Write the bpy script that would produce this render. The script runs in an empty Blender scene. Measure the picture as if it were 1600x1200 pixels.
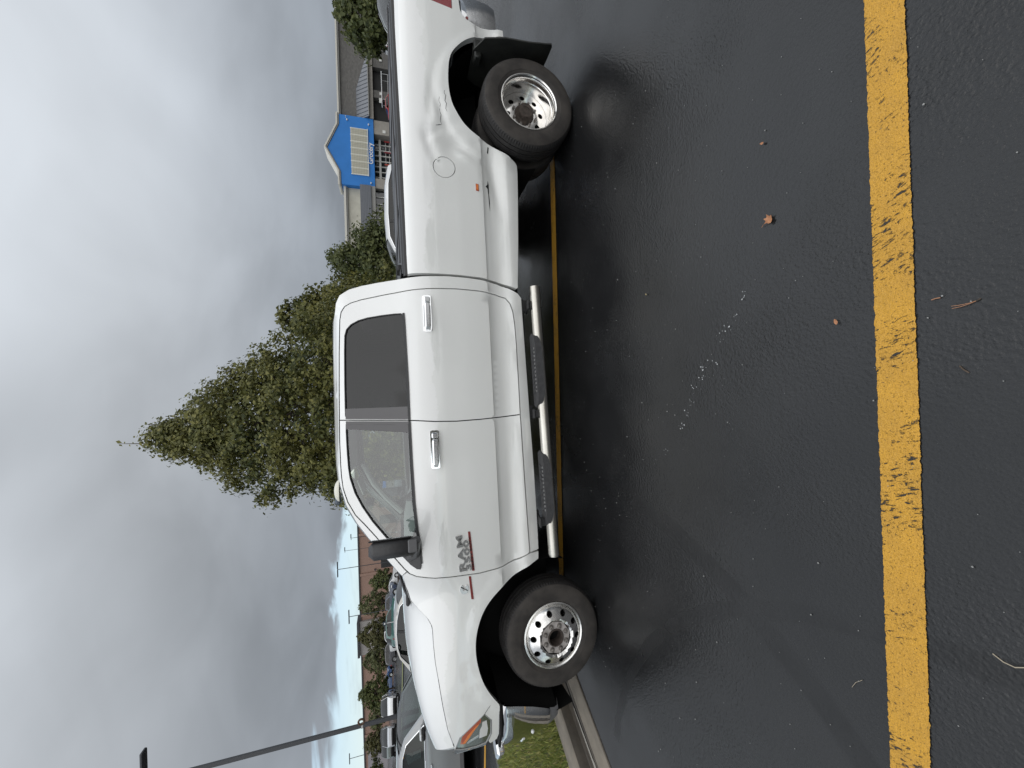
# pickup truck in a wet supermarket car park, overcast; camera held on its side
import bpy, math, random
import numpy as np
from mathutils import Vector, Matrix
from mathutils.geometry import delaunay_2d_cdt
random.seed(7); np.random.seed(7)
SC = bpy.context.scene
COL = SC.collection

# ------------------------------------------------------------------ camera (held on its side, as the photograph is)
CAM_H = 1.5529
pitch, roll = 0.29415, -0.030115
F = np.array([0, math.cos(pitch), -math.sin(pitch)])
up0 = np.array([0, math.sin(pitch), math.cos(pitch)]); r0 = np.array([1.0, 0, 0])
R_ = math.cos(roll) * r0 + math.sin(roll) * up0
U_ = -math.sin(roll) * r0 + math.cos(roll) * up0
cam_d = bpy.data.cameras.new('camera'); cam = bpy.data.objects.new('camera', cam_d); COL.objects.link(cam)
mw = Matrix.Identity(4)
for i in range(3):
    mw[i][0] = -U_[i]; mw[i][1] = R_[i]; mw[i][2] = -F[i]
mw[2][3] = CAM_H
cam.matrix_world = mw
cam_d.sensor_fit = 'HORIZONTAL'; cam_d.sensor_width = 36.0; cam_d.lens = 612.75 / 1600 * 36
cam_d.clip_start = 0.05; cam_d.clip_end = 3000
SC.camera = cam

# ------------------------------------------------------------------ sky, sun, exposure
SUN_EL, SUN_AZ = math.radians(42), math.radians(160)      # azimuth clockwise from +Y (the viewing direction)
world = bpy.data.worlds.new('World'); SC.world = world; world.use_nodes = True
nt = world.node_tree; nt.nodes.clear()
def wn(t, **kw):
    n = nt.nodes.new(t)
    for k, v in kw.items(): setattr(n, k, v)
    return n
def wm(op, a, b=None, c=None, clamp=False):
    n = wn('ShaderNodeMath', operation=op, use_clamp=clamp)
    for i, v in enumerate((a, b, c)):
        if v is None: continue
        if isinstance(v, (int, float)): n.inputs[i].default_value = v
        else: nt.links.new(v, n.inputs[i])
    return n.outputs[0]
def wrange(v, a, b, c, d, smooth=True):
    n = wn('ShaderNodeMapRange'); n.interpolation_type = 'SMOOTHSTEP' if smooth else 'LINEAR'
    nt.links.new(v, n.inputs[0])
    for i, x in enumerate((a, b, c, d)): n.inputs[i + 1].default_value = x
    return n.outputs[0]
sky = wn('ShaderNodeTexSky', sky_type='NISHITA', sun_disc=False)
sky.sun_elevation = SUN_EL; sky.sun_rotation = SUN_AZ; sky.altitude = 300; sky.air_density = 1.0; sky.dust_density = 0.6
tc = wn('ShaderNodeTexCoord'); sp_ = wn('ShaderNodeSeparateXYZ'); nt.links.new(tc.outputs['Generated'], sp_.inputs[0])
dx, dy, dz = sp_.outputs
zc = wm('MAXIMUM', dz, 0.0)
den = wm('ADD', zc, 0.30)
cmb = wn('ShaderNodeCombineXYZ'); nt.links.new(wm('DIVIDE', dx, den), cmb.inputs[0]); nt.links.new(wm('DIVIDE', dy, den), cmb.inputs[1])
def wnoise(vec, scale, detail, rough, dist=0.0, off=(0, 0, 0), sc=(1, 1, 1)):
    mp = wn('ShaderNodeMapping'); nt.links.new(vec, mp.inputs[0]); mp.inputs['Location'].default_value = off; mp.inputs['Scale'].default_value = sc
    n = wn('ShaderNodeTexNoise'); nt.links.new(mp.outputs[0], n.inputs['Vector'])
    n.inputs['Scale'].default_value = scale; n.inputs['Detail'].default_value = detail; n.inputs['Roughness'].default_value = rough; n.inputs['Distortion'].default_value = dist
    return n.outputs['Fac']
n1 = wnoise(cmb.outputs[0], 1.9, 4, 0.45, 0.5, (3.4, 0.9, 0))
n2 = wnoise(cmb.outputs[0], 0.8, 2, 0.5, 0.2, (0.7, 5.2, 0))
n3 = wnoise(cmb.outputs[0], 3.2, 5, 0.5, 0.6, (8.2, 1.3, 0), (0.7, 1.2, 1))
lum = wm('ADD', 3.0, wm('MULTIPLY', wm('POWER', zc, 1.9), 9.5 - 3.0))
mod = wm('ADD', wm('ADD', wrange(n1, 0.27, 0.73, 0.90, 1.14), wrange(n2, 0.35, 0.65, -0.12, 0.12)), wrange(n3, 0.3, 0.7, -0.028, 0.028))
# the brighter part of the deck where the sun stands behind it
dotn = wn('ShaderNodeVectorMath', operation='DOT_PRODUCT'); nt.links.new(tc.outputs['Generated'], dotn.inputs[0])
gl = Vector((0.46, 0.66, 0.60)).normalized(); dotn.inputs[1].default_value = gl
glow = wrange(dotn.outputs['Value'], 0.84, 1.0, 0.0, 0.50)
mod = wm('ADD', mod, glow)
lum = wm('MULTIPLY', lum, mod)
ccol = wn('ShaderNodeMix', data_type='RGBA'); 
nt.links.new(wrange(zc, 0.0, 0.5, 0, 1), ccol.inputs[0])
ccol.inputs[6].default_value = (0.86, 0.955, 1.08, 1); ccol.inputs[7].default_value = (0.935, 0.996, 1.07, 1)
cl = wn('ShaderNodeVectorMath', operation='SCALE'); nt.links.new(ccol.outputs[2], cl.inputs[0]); nt.links.new(lum, cl.inputs['Scale'])
# clear gap low over the left horizon
az = wm('ARCTAN2', dx, dy)
gapz = wm('ADD', wrange(n3, 0.3, 0.7, 0.125, 0.165), wrange(az, -1.2, -0.1, 0.02, -0.03, False))
gap = wm('MULTIPLY', wrange(wm('SUBTRACT', gapz, dz), -0.006, 0.012, 0, 1), wrange(az, -0.28, -0.08, 1, 0))
wisp = wnoise(cmb.outputs[0], 1.1, 6, 0.6, 0.8, (2.0, 9.0, 0), (1.0, 2.2, 1))
gap = wm('MULTIPLY', gap, wrange(wisp, 0.50, 0.78, 1.0, 0.45))
pale = wn('ShaderNodeMix', data_type='RGBA'); nt.links.new(wrange(zc, 0.0, 0.14, 0.85, 0.38), pale.inputs[0])
skys = wn('ShaderNodeVectorMath', operation='SCALE'); nt.links.new(sky.outputs[0], skys.inputs[0]); skys.inputs['Scale'].default_value = 1.2
nt.links.new(skys.outputs[0], pale.inputs[6]); pale.inputs[7].default_value = (6.6, 7.4, 7.4, 1)
fin = wn('ShaderNodeMix', data_type='RGBA'); nt.links.new(gap, fin.inputs[0]); nt.links.new(cl.outputs[0], fin.inputs[6]); nt.links.new(pale.outputs[2], fin.inputs[7])
bg = wn('ShaderNodeBackground'); bg.inputs['Strength'].default_value = 0.1; nt.links.new(fin.outputs[2], bg.inputs['Color'])
wo = wn('ShaderNodeOutputWorld'); nt.links.new(bg.outputs[0], wo.inputs['Surface'])
sd = bpy.data.lights.new('sun', 'SUN'); sd.energy = 1.5; sd.angle = math.radians(100); sd.color = (1.0, 0.97, 0.93)
sun = bpy.data.objects.new('sun', sd); COL.objects.link(sun)
sv = Vector((math.sin(SUN_AZ) * math.cos(SUN_EL), math.cos(SUN_AZ) * math.cos(SUN_EL), math.sin(SUN_EL)))
sun.rotation_euler = sv.to_track_quat('Z', 'Y').to_euler(); sun.location = (6, -8, 12)
SC.view_settings.view_transform = 'Standard'; SC.view_settings.look = 'None'
SC.view_settings.exposure = 0.14; SC.view_settings.gamma = 1.0; SC.view_settings.use_curve_mapping = False

# ------------------------------------------------------------------ materials
MATS = {}
def mat(name, col=(0.5, 0.5, 0.5), rough=0.5, metal=0.0, coat=0.0, spec=0.5, emit=None, estr=1.0):
    if name in MATS: return MATS[name]
    m = bpy.data.materials.new(name); m.use_nodes = True
    b = m.node_tree.nodes['Principled BSDF']
    b.inputs['Base Color'].default_value = (*col, 1); b.inputs['Roughness'].default_value = rough; b.inputs['Metallic'].default_value = metal
    b.inputs['Coat Weight'].default_value = coat; b.inputs['Coat Roughness'].default_value = 0.04; b.inputs['Coat IOR'].default_value = 1.65
    b.inputs['Specular IOR Level'].default_value = spec
    MATS[name] = m; return m
class G:                                   # small node-graph helper
    def __init__(s, m):
        s.m = m; s.t = m.node_tree; s.b = s.t.nodes.get('Principled BSDF'); s.o = s.t.nodes['Material Output']
    def n(s, t, **kw):
        x = s.t.nodes.new(t)
        for k, v in kw.items(): setattr(x, k, v)
        return x
    def l(s, a, b): s.t.links.new(a, b)
    def coord(s, kind='Object', scale=(1, 1, 1), rot=(0, 0, 0)):
        c = s.n('ShaderNodeTexCoord'); mp = s.n('ShaderNodeMapping'); s.l(c.outputs[kind], mp.inputs[0])
        mp.inputs['Scale'].default_value = scale; mp.inputs['Rotation'].default_value = rot; return mp.outputs[0]
    def coord2(s, rz, scale):
        c = s.n('ShaderNodeTexCoord'); a = s.n('ShaderNodeMapping'); b = s.n('ShaderNodeMapping'); s.l(c.outputs['Object'], a.inputs[0]); s.l(a.outputs[0], b.inputs[0])
        a.inputs['Rotation'].default_value = (0, 0, rz); b.inputs['Scale'].default_value = scale; return b.outputs[0]
    def noise(s, vec, scale, detail=3, rough=0.5, dist=0.0):
        x = s.n('ShaderNodeTexNoise'); s.l(vec, x.inputs['Vector']); x.inputs['Scale'].default_value = scale
        x.inputs['Detail'].default_value = detail; x.inputs['Roughness'].default_value = rough; x.inputs['Distortion'].default_value = dist
        return x.outputs['Fac']
    def voro(s, vec, scale, feature='F1'):
        x = s.n('ShaderNodeTexVoronoi', feature=feature); s.l(vec, x.inputs['Vector']); x.inputs['Scale'].default_value = scale
        return x.outputs['Distance']
    def rng(s, v, a, b, c=0.0, d=1.0, smooth=False):
        x = s.n('ShaderNodeMapRange'); x.interpolation_type = 'SMOOTHSTEP' if smooth else 'LINEAR'; s.l(v, x.inputs[0])
        for i, q in enumerate((a, b, c, d)): x.inputs[i + 1].default_value = q
        return x.outputs[0]
    def math(s, op, a, b=None, clamp=False):
        x = s.n('ShaderNodeMath', operation=op, use_clamp=clamp)
        for i, v in enumerate((a, b)):
            if v is None: continue
            if isinstance(v, (int, float)): x.inputs[i].default_value = v
            else: s.l(v, x.inputs[i])
        return x.outputs[0]
    def mix(s, f, a, b):
        x = s.n('ShaderNodeMix', data_type='RGBA')
        if isinstance(f, (int, float)): x.inputs[0].default_value = f
        else: s.l(f, x.inputs[0])
        for i, v in ((6, a), (7, b)):
            if isinstance(v, tuple): x.inputs[i].default_value = (*v, 1) if len(v) == 3 else v
            else: s.l(v, x.inputs[i])
        return x.outputs[2]
    def bump(s, h, strength, dist, prev=None):
        x = s.n('ShaderNodeBump'); s.l(h, x.inputs['Height']); x.inputs['Strength'].default_value = strength; x.inputs['Distance'].default_value = dist
        if prev is not None: s.l(prev, x.inputs['Normal'])
        return x.outputs[0]
    def set(s, name, v): s.l(v, s.b.inputs[name])

def mottled(name, c1, c2, scale, rough=0.6, bump=0.0, bscale=None, metal=0.0, coat=0.0, spec=0.5, kind='Object', stretch=(1, 1, 1), r2=None):
    if name in MATS: return MATS[name]
    m = mat(name, c1, rough, metal, coat, spec); g = G(m); v = g.coord(kind, stretch)
    f = g.rng(g.noise(v, scale, 5, 0.6), 0.35, 0.65)
    g.set('Base Color', g.mix(f, c1, c2))
    if r2 is not None: g.set('Roughness', g.rng(g.noise(v, scale * 1.7, 4), 0.35, 0.65, rough, r2))
    if bump: g.set('Normal', g.bump(g.noise(v, bscale or scale * 6, 4), bump, 0.01))
    return m
def glass(name, tint, refl=1.0, rough=0.01, f0=0.055):
    if name in MATS: return MATS[name]
    m = mat(name, tint, 0.05); g = G(m)
    tr = g.n('ShaderNodeBsdfTransparent'); tr.inputs[0].default_value = (*tint, 1)
    gl_ = g.n('ShaderNodeBsdfGlossy'); gl_.inputs['Color'].default_value = (refl, refl, refl, 1); gl_.inputs['Roughness'].default_value = rough
    lw = g.n('ShaderNodeLayerWeight'); lw.inputs['Blend'].default_value = 0.5
    fv = g.math('ADD', g.math('MULTIPLY', g.math('POWER', lw.outputs['Facing'], 4.0), 0.9), f0)
    mx = g.n('ShaderNodeMixShader'); g.l(fv, mx.inputs[0]); g.l(tr.outputs[0], mx.inputs[1]); g.l(gl_.outputs[0], mx.inputs[2])
    g.l(mx.outputs[0], g.o.inputs['Surface']); return m

# white truck paint: clear coat, faint road film low down, dried rain marks, painted-in sky reflection
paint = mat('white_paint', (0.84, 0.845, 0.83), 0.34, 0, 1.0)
g = G(paint); v = g.coord('Object')
sx = g.n('ShaderNodeSeparateXYZ'); g.l(v, sx.inputs[0])
film = g.math('MULTIPLY', g.rng(sx.outputs[2], 0.95, 0.45, 0.0, 1.0), g.rng(g.noise(g.coord('Object', (0.6, 1, 1.4)), 2.2, 6, 0.65), 0.38, 0.72))
spk = g.rng(g.noise(v, 160, 2), 0.70, 0.78)
film2 = g.math('ADD', g.math('MULTIPLY', film, 0.42), g.math('MULTIPLY', spk, g.rng(sx.outputs[2], 0.85, 0.5, 0.0, 0.5)), True)
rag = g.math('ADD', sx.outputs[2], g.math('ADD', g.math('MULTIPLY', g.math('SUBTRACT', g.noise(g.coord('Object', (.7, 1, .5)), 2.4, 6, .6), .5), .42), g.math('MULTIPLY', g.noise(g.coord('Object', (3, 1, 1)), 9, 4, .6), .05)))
sky_refl = g.mix(g.rng(rag, 1.262, 1.275), (0.785, 0.795, 0.775), (0.85, 0.855, 0.845))      # sky reflection painted into the colour: lighter above a ragged tree-line edge
g.set('Base Color', g.mix(film2, sky_refl, (0.46, 0.44, 0.41)))
wetm = g.rng(g.noise(g.coord('Object', (0.8, 1, 1.6)), 1.7, 6, 0.6, 0.6), 0.50, 0.515)
g.set('Coat Roughness', g.rng(wetm, 0, 1, 0.03, 0.11)); g.set('Roughness', g.rng(wetm, 0, 1, 0.32, 0.42))
g.set('Normal', g.bump(g.noise(v, 1.6, 2), 0.06, 0.02))
trim = mat('black_trim', (0.015, 0.015, 0.016), 0.42)
gap_m = mat('seam_black', (0.006, 0.006, 0.006), 0.8)
liner = mat('liner_black', (0.006, 0.006, 0.006), 0.75, spec=0.2)
gloss_blk = mat('pillar_gloss', (0.03, 0.027, 0.03), 0.12, 0, 0.6)
chrome = mat('chrome', (0.86, 0.87, 0.88), 0.06, 1.0); badge_m = mat('badge_chrome', (0.34, 0.34, 0.34), 0.24, 0.85); chrome_b = mat('bumper_chrome', (0.60, 0.61, 0.62), 0.05, 1.0)
alu = mottled('polished_aluminium', (0.92, 0.915, 0.90), (0.80, 0.79, 0.77), 20, 0.20, 0, None, 1.0, r2=0.30)
alu_rear = mottled('dish_aluminium', (0.90, 0.885, 0.86), (0.80, 0.78, 0.75), 10, 0.12, 0, None, 1.0, r2=0.20)
flange = mottled('dull_flange', (0.55, 0.52, 0.50), (0.40, 0.37, 0.35), 40, 0.5, 0, None, 0.3)
rust = mottled('rusty_hub', (0.085, 0.064, 0.052), (0.035, 0.028, 0.024), 45, 0.75, 0.4)
nutm = mottled('lug_steel', (0.30, 0.28, 0.26), (0.16, 0.145, 0.135), 60, 0.45, 0, None, 0.5)
rubber = mottled('tyre_rubber', (0.034, 0.031, 0.029), (0.058, 0.052, 0.047), 9, 0.72, 0.15, 120, spec=0.3)
tread_m = mottled('tread_rubber', (0.018, 0.017, 0.017), (0.030, 0.028, 0.027), 20, 0.6, 0.2, 150, spec=0.35)
satin = mottled('satin_steel_tube', (0.62, 0.60, 0.55), (0.48, 0.46, 0.42), 8, 0.22, 0, None, 1.0, stretch=(0.3, 1, 1), r2=0.30)
tonneau_m = mottled('tonneau_vinyl', (0.045, 0.047, 0.052), (0.065, 0.067, 0.073), 8, 0.45, 0.2, 60)
fl_rub = mottled('flap_rubber', (0.012, 0.013, 0.012), (0.022, 0.023, 0.02), 10, 0.55, 0.2, 40)
pad_m = mottled('step_pad_rubber', (0.035, 0.035, 0.037), (0.055, 0.055, 0.057), 30, 0.6, 0.6, 90)
mir_m = mottled('mirror_plastic', (0.028, 0.028, 0.030), (0.040, 0.040, 0.042), 40, 0.40, 0.1, 200)
grey_pl = mat('grey_plastic', (0.12, 0.12, 0.125), 0.5)
red_l = mat('red_lens', (0.24, 0.004, 0.012), 0.12, 0, 1.0)
amb_l = mat('amber_lens', (0.75, 0.20, 0.02), 0.15, 0, 1.0)
amb_d = mat('amber_dark', (0.42, 0.07, 0.015), 0.15, 0, 1.0)
red_pl = mottled('red_badge', (0.25, 0.03, 0.025), (0.16, 0.02, 0.02), 60, 0.3)
clear_l = mat('clear_lens', (0.75, 0.76, 0.76), 0.12, 0.1, 1.0)
lamp_glass = mat('headlight_bowl', (0.26, 0.28, 0.26), 0.16, 0.75, 1.0)
cab_in = mat('interior_grey', (0.30, 0.30, 0.29), 0.75)
cab_dk = mat('interior_dark', (0.03, 0.03, 0.032), 0.7)
cab_lt = mat('interior_light', (0.38, 0.38, 0.36), 0.8)
win_clear = glass('door_glass', (0.80, 0.88, 0.85), 1.0, 0.01, 0.13)
win_dark = glass('tinted_glass', (0.075, 0.072, 0.078), 0.9)
for m_, sc_, st_ in ((win_dark, 75, .35), (win_clear, 110, .12)):      # rain beads on the glass
    g = G(m_); gn = [n for n in m_.node_tree.nodes if n.type == 'BSDF_GLOSSY'][0]; v = g.coord('Object')
    dr_ = g.math('MULTIPLY', g.rng(g.voro(v, sc_), .12, .30, 1, 0, True), g.rng(g.noise(v, 9, 3), .46, .60))
    g.l(g.bump(dr_, st_, .004), gn.inputs['Normal'])
win_ws = glass('windscreen_glass', (0.66, 0.74, 0.71))
scrm = mat('scratch_black', (0.012, 0.012, 0.012), 0.6)

# ------------------------------------------------------------------ mesh helpers
def mk(name, verts, faces, m, parent=None, smooth=True, sharp=35, mats=None, fmat=None):
    me = bpy.data.meshes.new(name)
    me.from_pydata([tuple(map(float, q)) for q in verts], [], [tuple(f) for f in faces])
    if mats:
        for x in mats: me.materials.append(x)
        me.polygons.foreach_set('material_index', fmat)
    elif m: me.materials.append(m)
    if smooth:
        me.polygons.foreach_set('use_smooth', [True] * len(me.polygons))
        me.set_sharp_from_angle(angle=math.radians(sharp))
    me.update()
    o = bpy.data.objects.new(name, me); COL.objects.link(o)
    if parent: o.parent = parent
    return o
def tag(o, label=None, cat=None, group=None, kind=None):
    if label: o['label'] = label
    if cat: o['category'] = cat
    if group: o['group'] = group
    if kind: o['kind'] = kind
    return o
def empty(name, loc, rz=0, label=None, cat=None, group=None):
    o = bpy.data.objects.new(name, None); COL.objects.link(o); o.empty_display_size = 0.2
    o.location = loc; o.rotation_euler = (0, 0, rz); return tag(o, label, cat, group)
class MB:
    def __init__(s): s.v = []; s.f = []
    def add(s, v, f):
        k = len(s.v); s.v += [tuple(q) for q in v]; s.f += [tuple(i + k for i in q) for q in f]; return s
    def box(s, c, d, rz=0, ry=0, rx=0, bev=0.0):
        M3 = Matrix.Rotation(rz, 3, 'Z') @ Matrix.Rotation(ry, 3, 'Y') @ Matrix.Rotation(rx, 3, 'X')
        h = [q / 2 for q in d]
        if bev <= 0:
            vs = [(i * h[0], j * h[1], k * h[2]) for i in (-1, 1) for j in (-1, 1) for k in (-1, 1)]
            fs = [(0, 1, 3, 2), (4, 6, 7, 5), (0, 4, 5, 1), (2, 3, 7, 6), (0, 2, 6, 4), (1, 5, 7, 3)]
        else:
            b = min(bev, min(h) * .95); vs = []; idx = {}
            for i in (-1, 1):
                for j in (-1, 1):
                    for k in (-1, 1):
                        for a in range(3):
                            q = [i * (h[0] - b), j * (h[1] - b), k * (h[2] - b)]
                            q[a] = (i, j, k)[a] * h[a]; idx[(i, j, k, a)] = len(vs); vs.append(tuple(q))
            fs = []
            for a in range(3):
                o1, o2 = [x for x in range(3) if x != a]
                for sgn in (-1, 1):
                    q = []
                    for (p1, p2) in ((-1, -1), (1, -1), (1, 1), (-1, 1)):
                        t = [0, 0, 0]; t[a] = sgn; t[o1] = p1; t[o2] = p2; q.append(idx[(*t, a)])
                    fs.append(tuple(q))
            for a in range(3):          # edge chamfers along axis a
                o1, o2 = [x for x in range(3) if x != a]
                for p1 in (-1, 1):
                    for p2 in (-1, 1):
                        A = [0, 0, 0]; A[o1] = p1; A[o2] = p2; A[a] = -1; B = list(A); B[a] = 1
                        fs.append((idx[(*A, o1)], idx[(*B, o1)], idx[(*B, o2)], idx[(*A, o2)]))
            for i in (-1, 1):
                for j in (-1, 1):
                    for k in (-1, 1): fs.append(tuple(idx[(i, j, k, a)] for a in range(3)))
        out = []
        for q in vs:
            w = M3 @ Vector(q); out.append((w.x + c[0], w.y + c[1], w.z + c[2]))
        # fix winding outward
        cc = Vector(c); ff = []
        for f in fs:
            P = [Vector(out[i]) for i in f]; n = (P[1] - P[0]).cross(P[2] - P[0]); ce = sum(P, Vector()) / len(P)
            ff.append(f if n.dot(ce - cc) > 0 else tuple(reversed(f)))
        return s.add(out, ff)
    def tube(s, pts, r, n=12, cap=True):
        pts = [Vector(p) for p in pts]; rr = r if isinstance(r, (list, tuple)) else [r] * len(pts)
        rings = []; prev = None
        for i, p in enumerate(pts):
            d = (pts[min(i + 1, len(pts) - 1)] - pts[max(i - 1, 0)]).normalized()
            ref = prev if prev is not None else (Vector((0, 0, 1)) if abs(d.z) < .9 else Vector((1, 0, 0)))
            a = (ref - d * ref.dot(d)).normalized(); b = d.cross(a); prev = a
            rings.append([p + (a * math.cos(2 * math.pi * k / n) + b * math.sin(2 * math.pi * k / n)) * rr[i] for k in range(n)])
        vs = [q for rg in rings for q in rg]; fs = []
        for i in range(len(rings) - 1):
            for k in range(n): fs.append((i * n + k, i * n + (k + 1) % n, (i + 1) * n + (k + 1) % n, (i + 1) * n + k))
        if cap:
            fs.append(tuple(reversed(range(n)))); fs.append(tuple((len(rings) - 1) * n + k for k in range(n)))
        return s.add(vs, fs)
    def cyl(s, a, b, r, n=14, r2=None): return s.tube([a, b], [r, r if r2 is None else r2], n)
    def grid(s, rows, flip=False, closed=False):
        m_ = len(rows[0]); vs = [q for r in rows for q in r]; fs = []
        for i in range(len(rows) - 1):
            for k in range(m_ if closed else m_ - 1):
                q = (i * m_ + k, i * m_ + (k + 1) % m_, (i + 1) * m_ + (k + 1) % m_, (i + 1) * m_ + k)
                fs.append(tuple(reversed(q)) if flip else q)
        return s.add(vs, fs)
    def prism(s, poly, fa, fb):        # polygon (2D) between two mapped faces
        n = len(poly); A = [fa(q) for q in poly]; B = [fb(q) for q in poly]
        return s.add(A + B, [tuple(range(n)), tuple(reversed(range(n, 2 * n)))] + [(i, n + i, n + (i + 1) % n, (i + 1) % n) for i in range(n)])
    def build(s, name, m, parent=None, smooth=True, sharp=35): return mk(name, s.v, s.f, m, parent, smooth, sharp)
def lathe(prof, segs=64, wob=None, y0=0.0, sgn=-1, closed=False):
    """profile [(axial, radius)] turned about the Y axis; axial counts outward (toward sgn*Y)"""
    b = MB(); rows = []
    for j, (a, r) in enumerate(prof):
        row = []
        for k in range(segs):
            rr = r + (wob(j, k) if wob else 0.0); th = 2 * math.pi * k / segs
            row.append((rr * math.cos(th), y0 + sgn * a, rr * math.sin(th)))
        rows.append(row)
    b.grid(rows, flip=(sgn > 0), closed=True); return b
def inside(P, poly):
    P = np.asarray(P); x, y = P[:, 0], P[:, 1]; r = np.zeros(len(P), bool); n = len(poly); j = n - 1
    for i in range(n):
        xi, yi = poly[i]; xj, yj = poly[j]
        if yi != yj:
            c = ((yi > y) != (yj > y)) & (x < (xj - xi) * (y - yi) / (yj - yi) + xi); r ^= c
        j = i
    return r
def resample(poly, sp, closed=True):
    out = []; n = len(poly)
    for i in range(n if closed else n - 1):
        a = poly[i]; b = poly[(i + 1) % n]; L = math.hypot(b[0] - a[0], b[1] - a[1]); k = max(1, int(math.ceil(L / sp)))
        for q in range(k): out.append((a[0] + (b[0] - a[0]) * q / k, a[1] + (b[1] - a[1]) * q / k))
    if not closed: out.append(tuple(poly[-1]))
    return out
def smooth_poly(p, it=1, closed=False, corner=50):
    for _ in range(it):
        q = []; n = len(p)
        for i in range(n):
            if not closed and i in (0, n - 1): q.append(p[i]); continue
            a, b, c = Vector(p[i - 1]), Vector(p[i]), Vector(p[(i + 1) % n])
            if (b - a).length < 1e-9 or (c - b).length < 1e-9: q.append(p[i]); continue
            ang = math.degrees((b - a).angle(c - b))
            if ang > corner: q.append(p[i])
            else:
                e = b + (a - b) * .25; f_ = b + (c - b) * .25; q += [tuple(e), tuple(f_)]
        p = q
    return p
def circle(c, r, n=24, ry=None): return [(c[0] + r * math.cos(2 * math.pi * k / n), c[1] + (ry or r) * math.sin(2 * math.pi * k / n)) for k in range(n)]
def cdt(outline, holes, sp, feats=()):
    loops = [resample(outline, sp)] + [resample(h, sp) for h in holes]
    pts = []; eds = []
    for lp in loops:
        k = len(pts); pts += lp; n = len(lp); eds += [(k + i, k + (i + 1) % n) for i in range(n)]
    bp = np.array(pts)
    def ok(P):
        r = inside(P, loops[0])
        for lp in loops[1:]: r &= ~inside(P, lp)
        return r
    def far(P, d, B): return np.array([np.min(np.hypot(B[:, 0] - q[0], B[:, 1] - q[1])) > d for q in P]) if len(P) else np.zeros(0, bool)
    for ft in feats:
        fp = np.array(resample(ft, sp, False)); sel = ok(fp) & far(fp, sp * .3, bp); last = None
        for i in range(len(fp)):
            if sel[i]:
                pts.append(tuple(fp[i]))
                if last is not None: eds.append((last, len(pts) - 1))
                last = len(pts) - 1
            else: last = None
    B = np.array(pts); mn = bp.min(0); mx = bp.max(0)
    gx = np.arange(mn[0], mx[0], sp); gy = np.arange(mn[1], mx[1], sp * .87)
    P = np.array([(x + (sp / 2 if j % 2 else 0), y) for j, y in enumerate(gy) for x in gx]) if len(gx) and len(gy) else np.zeros((0, 2))
    if len(P):
        P = P[ok(P)]
        if len(P): P = P[far(P, sp * .55, B)]
        pts += [tuple(q) for q in P]
    V, E, Fc, *_ = delaunay_2d_cdt([Vector(q) for q in pts], eds, [], 0, 1e-7)
    if not Fc: return [], []
    ce = np.array([[sum(V[i][a] for i in f) / len(f) for a in (0, 1)] for f in Fc]); keep = ok(ce); out = []
    for f, kq in zip(Fc, keep):
        if not kq: continue
        a = sum(V[f[i]].x * V[f[(i + 1) % len(f)]].y - V[f[(i + 1) % len(f)]].x * V[f[i]].y for i in range(len(f)))
        out.append(tuple(f) if a > 0 else tuple(reversed(f)))
    return [tuple(q) for q in V], out
def sheet(name, outline, m, parent, fn, holes=(), sp=0.06, feats=(), off=None, flip=False, sharp=35):
    """a curved panel: triangulated outline mapped through fn, with its edges returned by the vector off"""
    V, Fc = cdt(outline, holes, sp, feats)
    vs = [fn(*q) for q in V]; fs = [tuple(reversed(f)) if flip else f for f in Fc]
    if off is not None:
        cnt = {}
        for f in fs:
            for i in range(len(f)):
                e = (f[i], f[(i + 1) % len(f)]); cnt[e] = 1
        mp = {}
        for (a, b) in list(cnt):
            if (b, a) in cnt: continue
            for q in (a, b):
                if q not in mp:
                    mp[q] = len(vs); o = off(*V[q]) if callable(off) else off
                    vs.append((vs[q][0] + o[0], vs[q][1] + o[1], vs[q][2] + o[2]))
            fs.append((b, a, mp[a], mp[b]))
    used = sorted({i for f in fs for i in f}); rm = {q: i for i, q in enumerate(used)}
    return mk(name, [vs[i] for i in used], [tuple(rm[i] for i in f) for f in fs], m, parent, True, sharp)
def text_mesh(name, body, size, ext, m, parent, mat4, bold=0.0, sx=1.0, align='LEFT', shear=0.0, space=1.0):
    cu = bpy.data.curves.new('lettering', 'FONT'); cu.body = body; cu.size = size; cu.extrude = ext; cu.offset = bold; cu.align_x = align
    cu.shear = shear; cu.space_character = space; cu.resolution_u = 3
    o = bpy.data.objects.new('lettering', cu); COL.objects.link(o)
    dg = bpy.context.evaluated_depsgraph_get(); me = bpy.data.meshes.new_from_object(o.evaluated_get(dg)); bpy.data.objects.remove(o); bpy.data.curves.remove(cu)
    me.name = name; me.transform(mat4 @ Matrix.Diagonal((sx, 1, 1, 1))); me.materials.clear(); me.materials.append(m)
    q = bpy.data.objects.new(name, me); COL.objects.link(q)
    if parent: q.parent = parent
    return q
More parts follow.
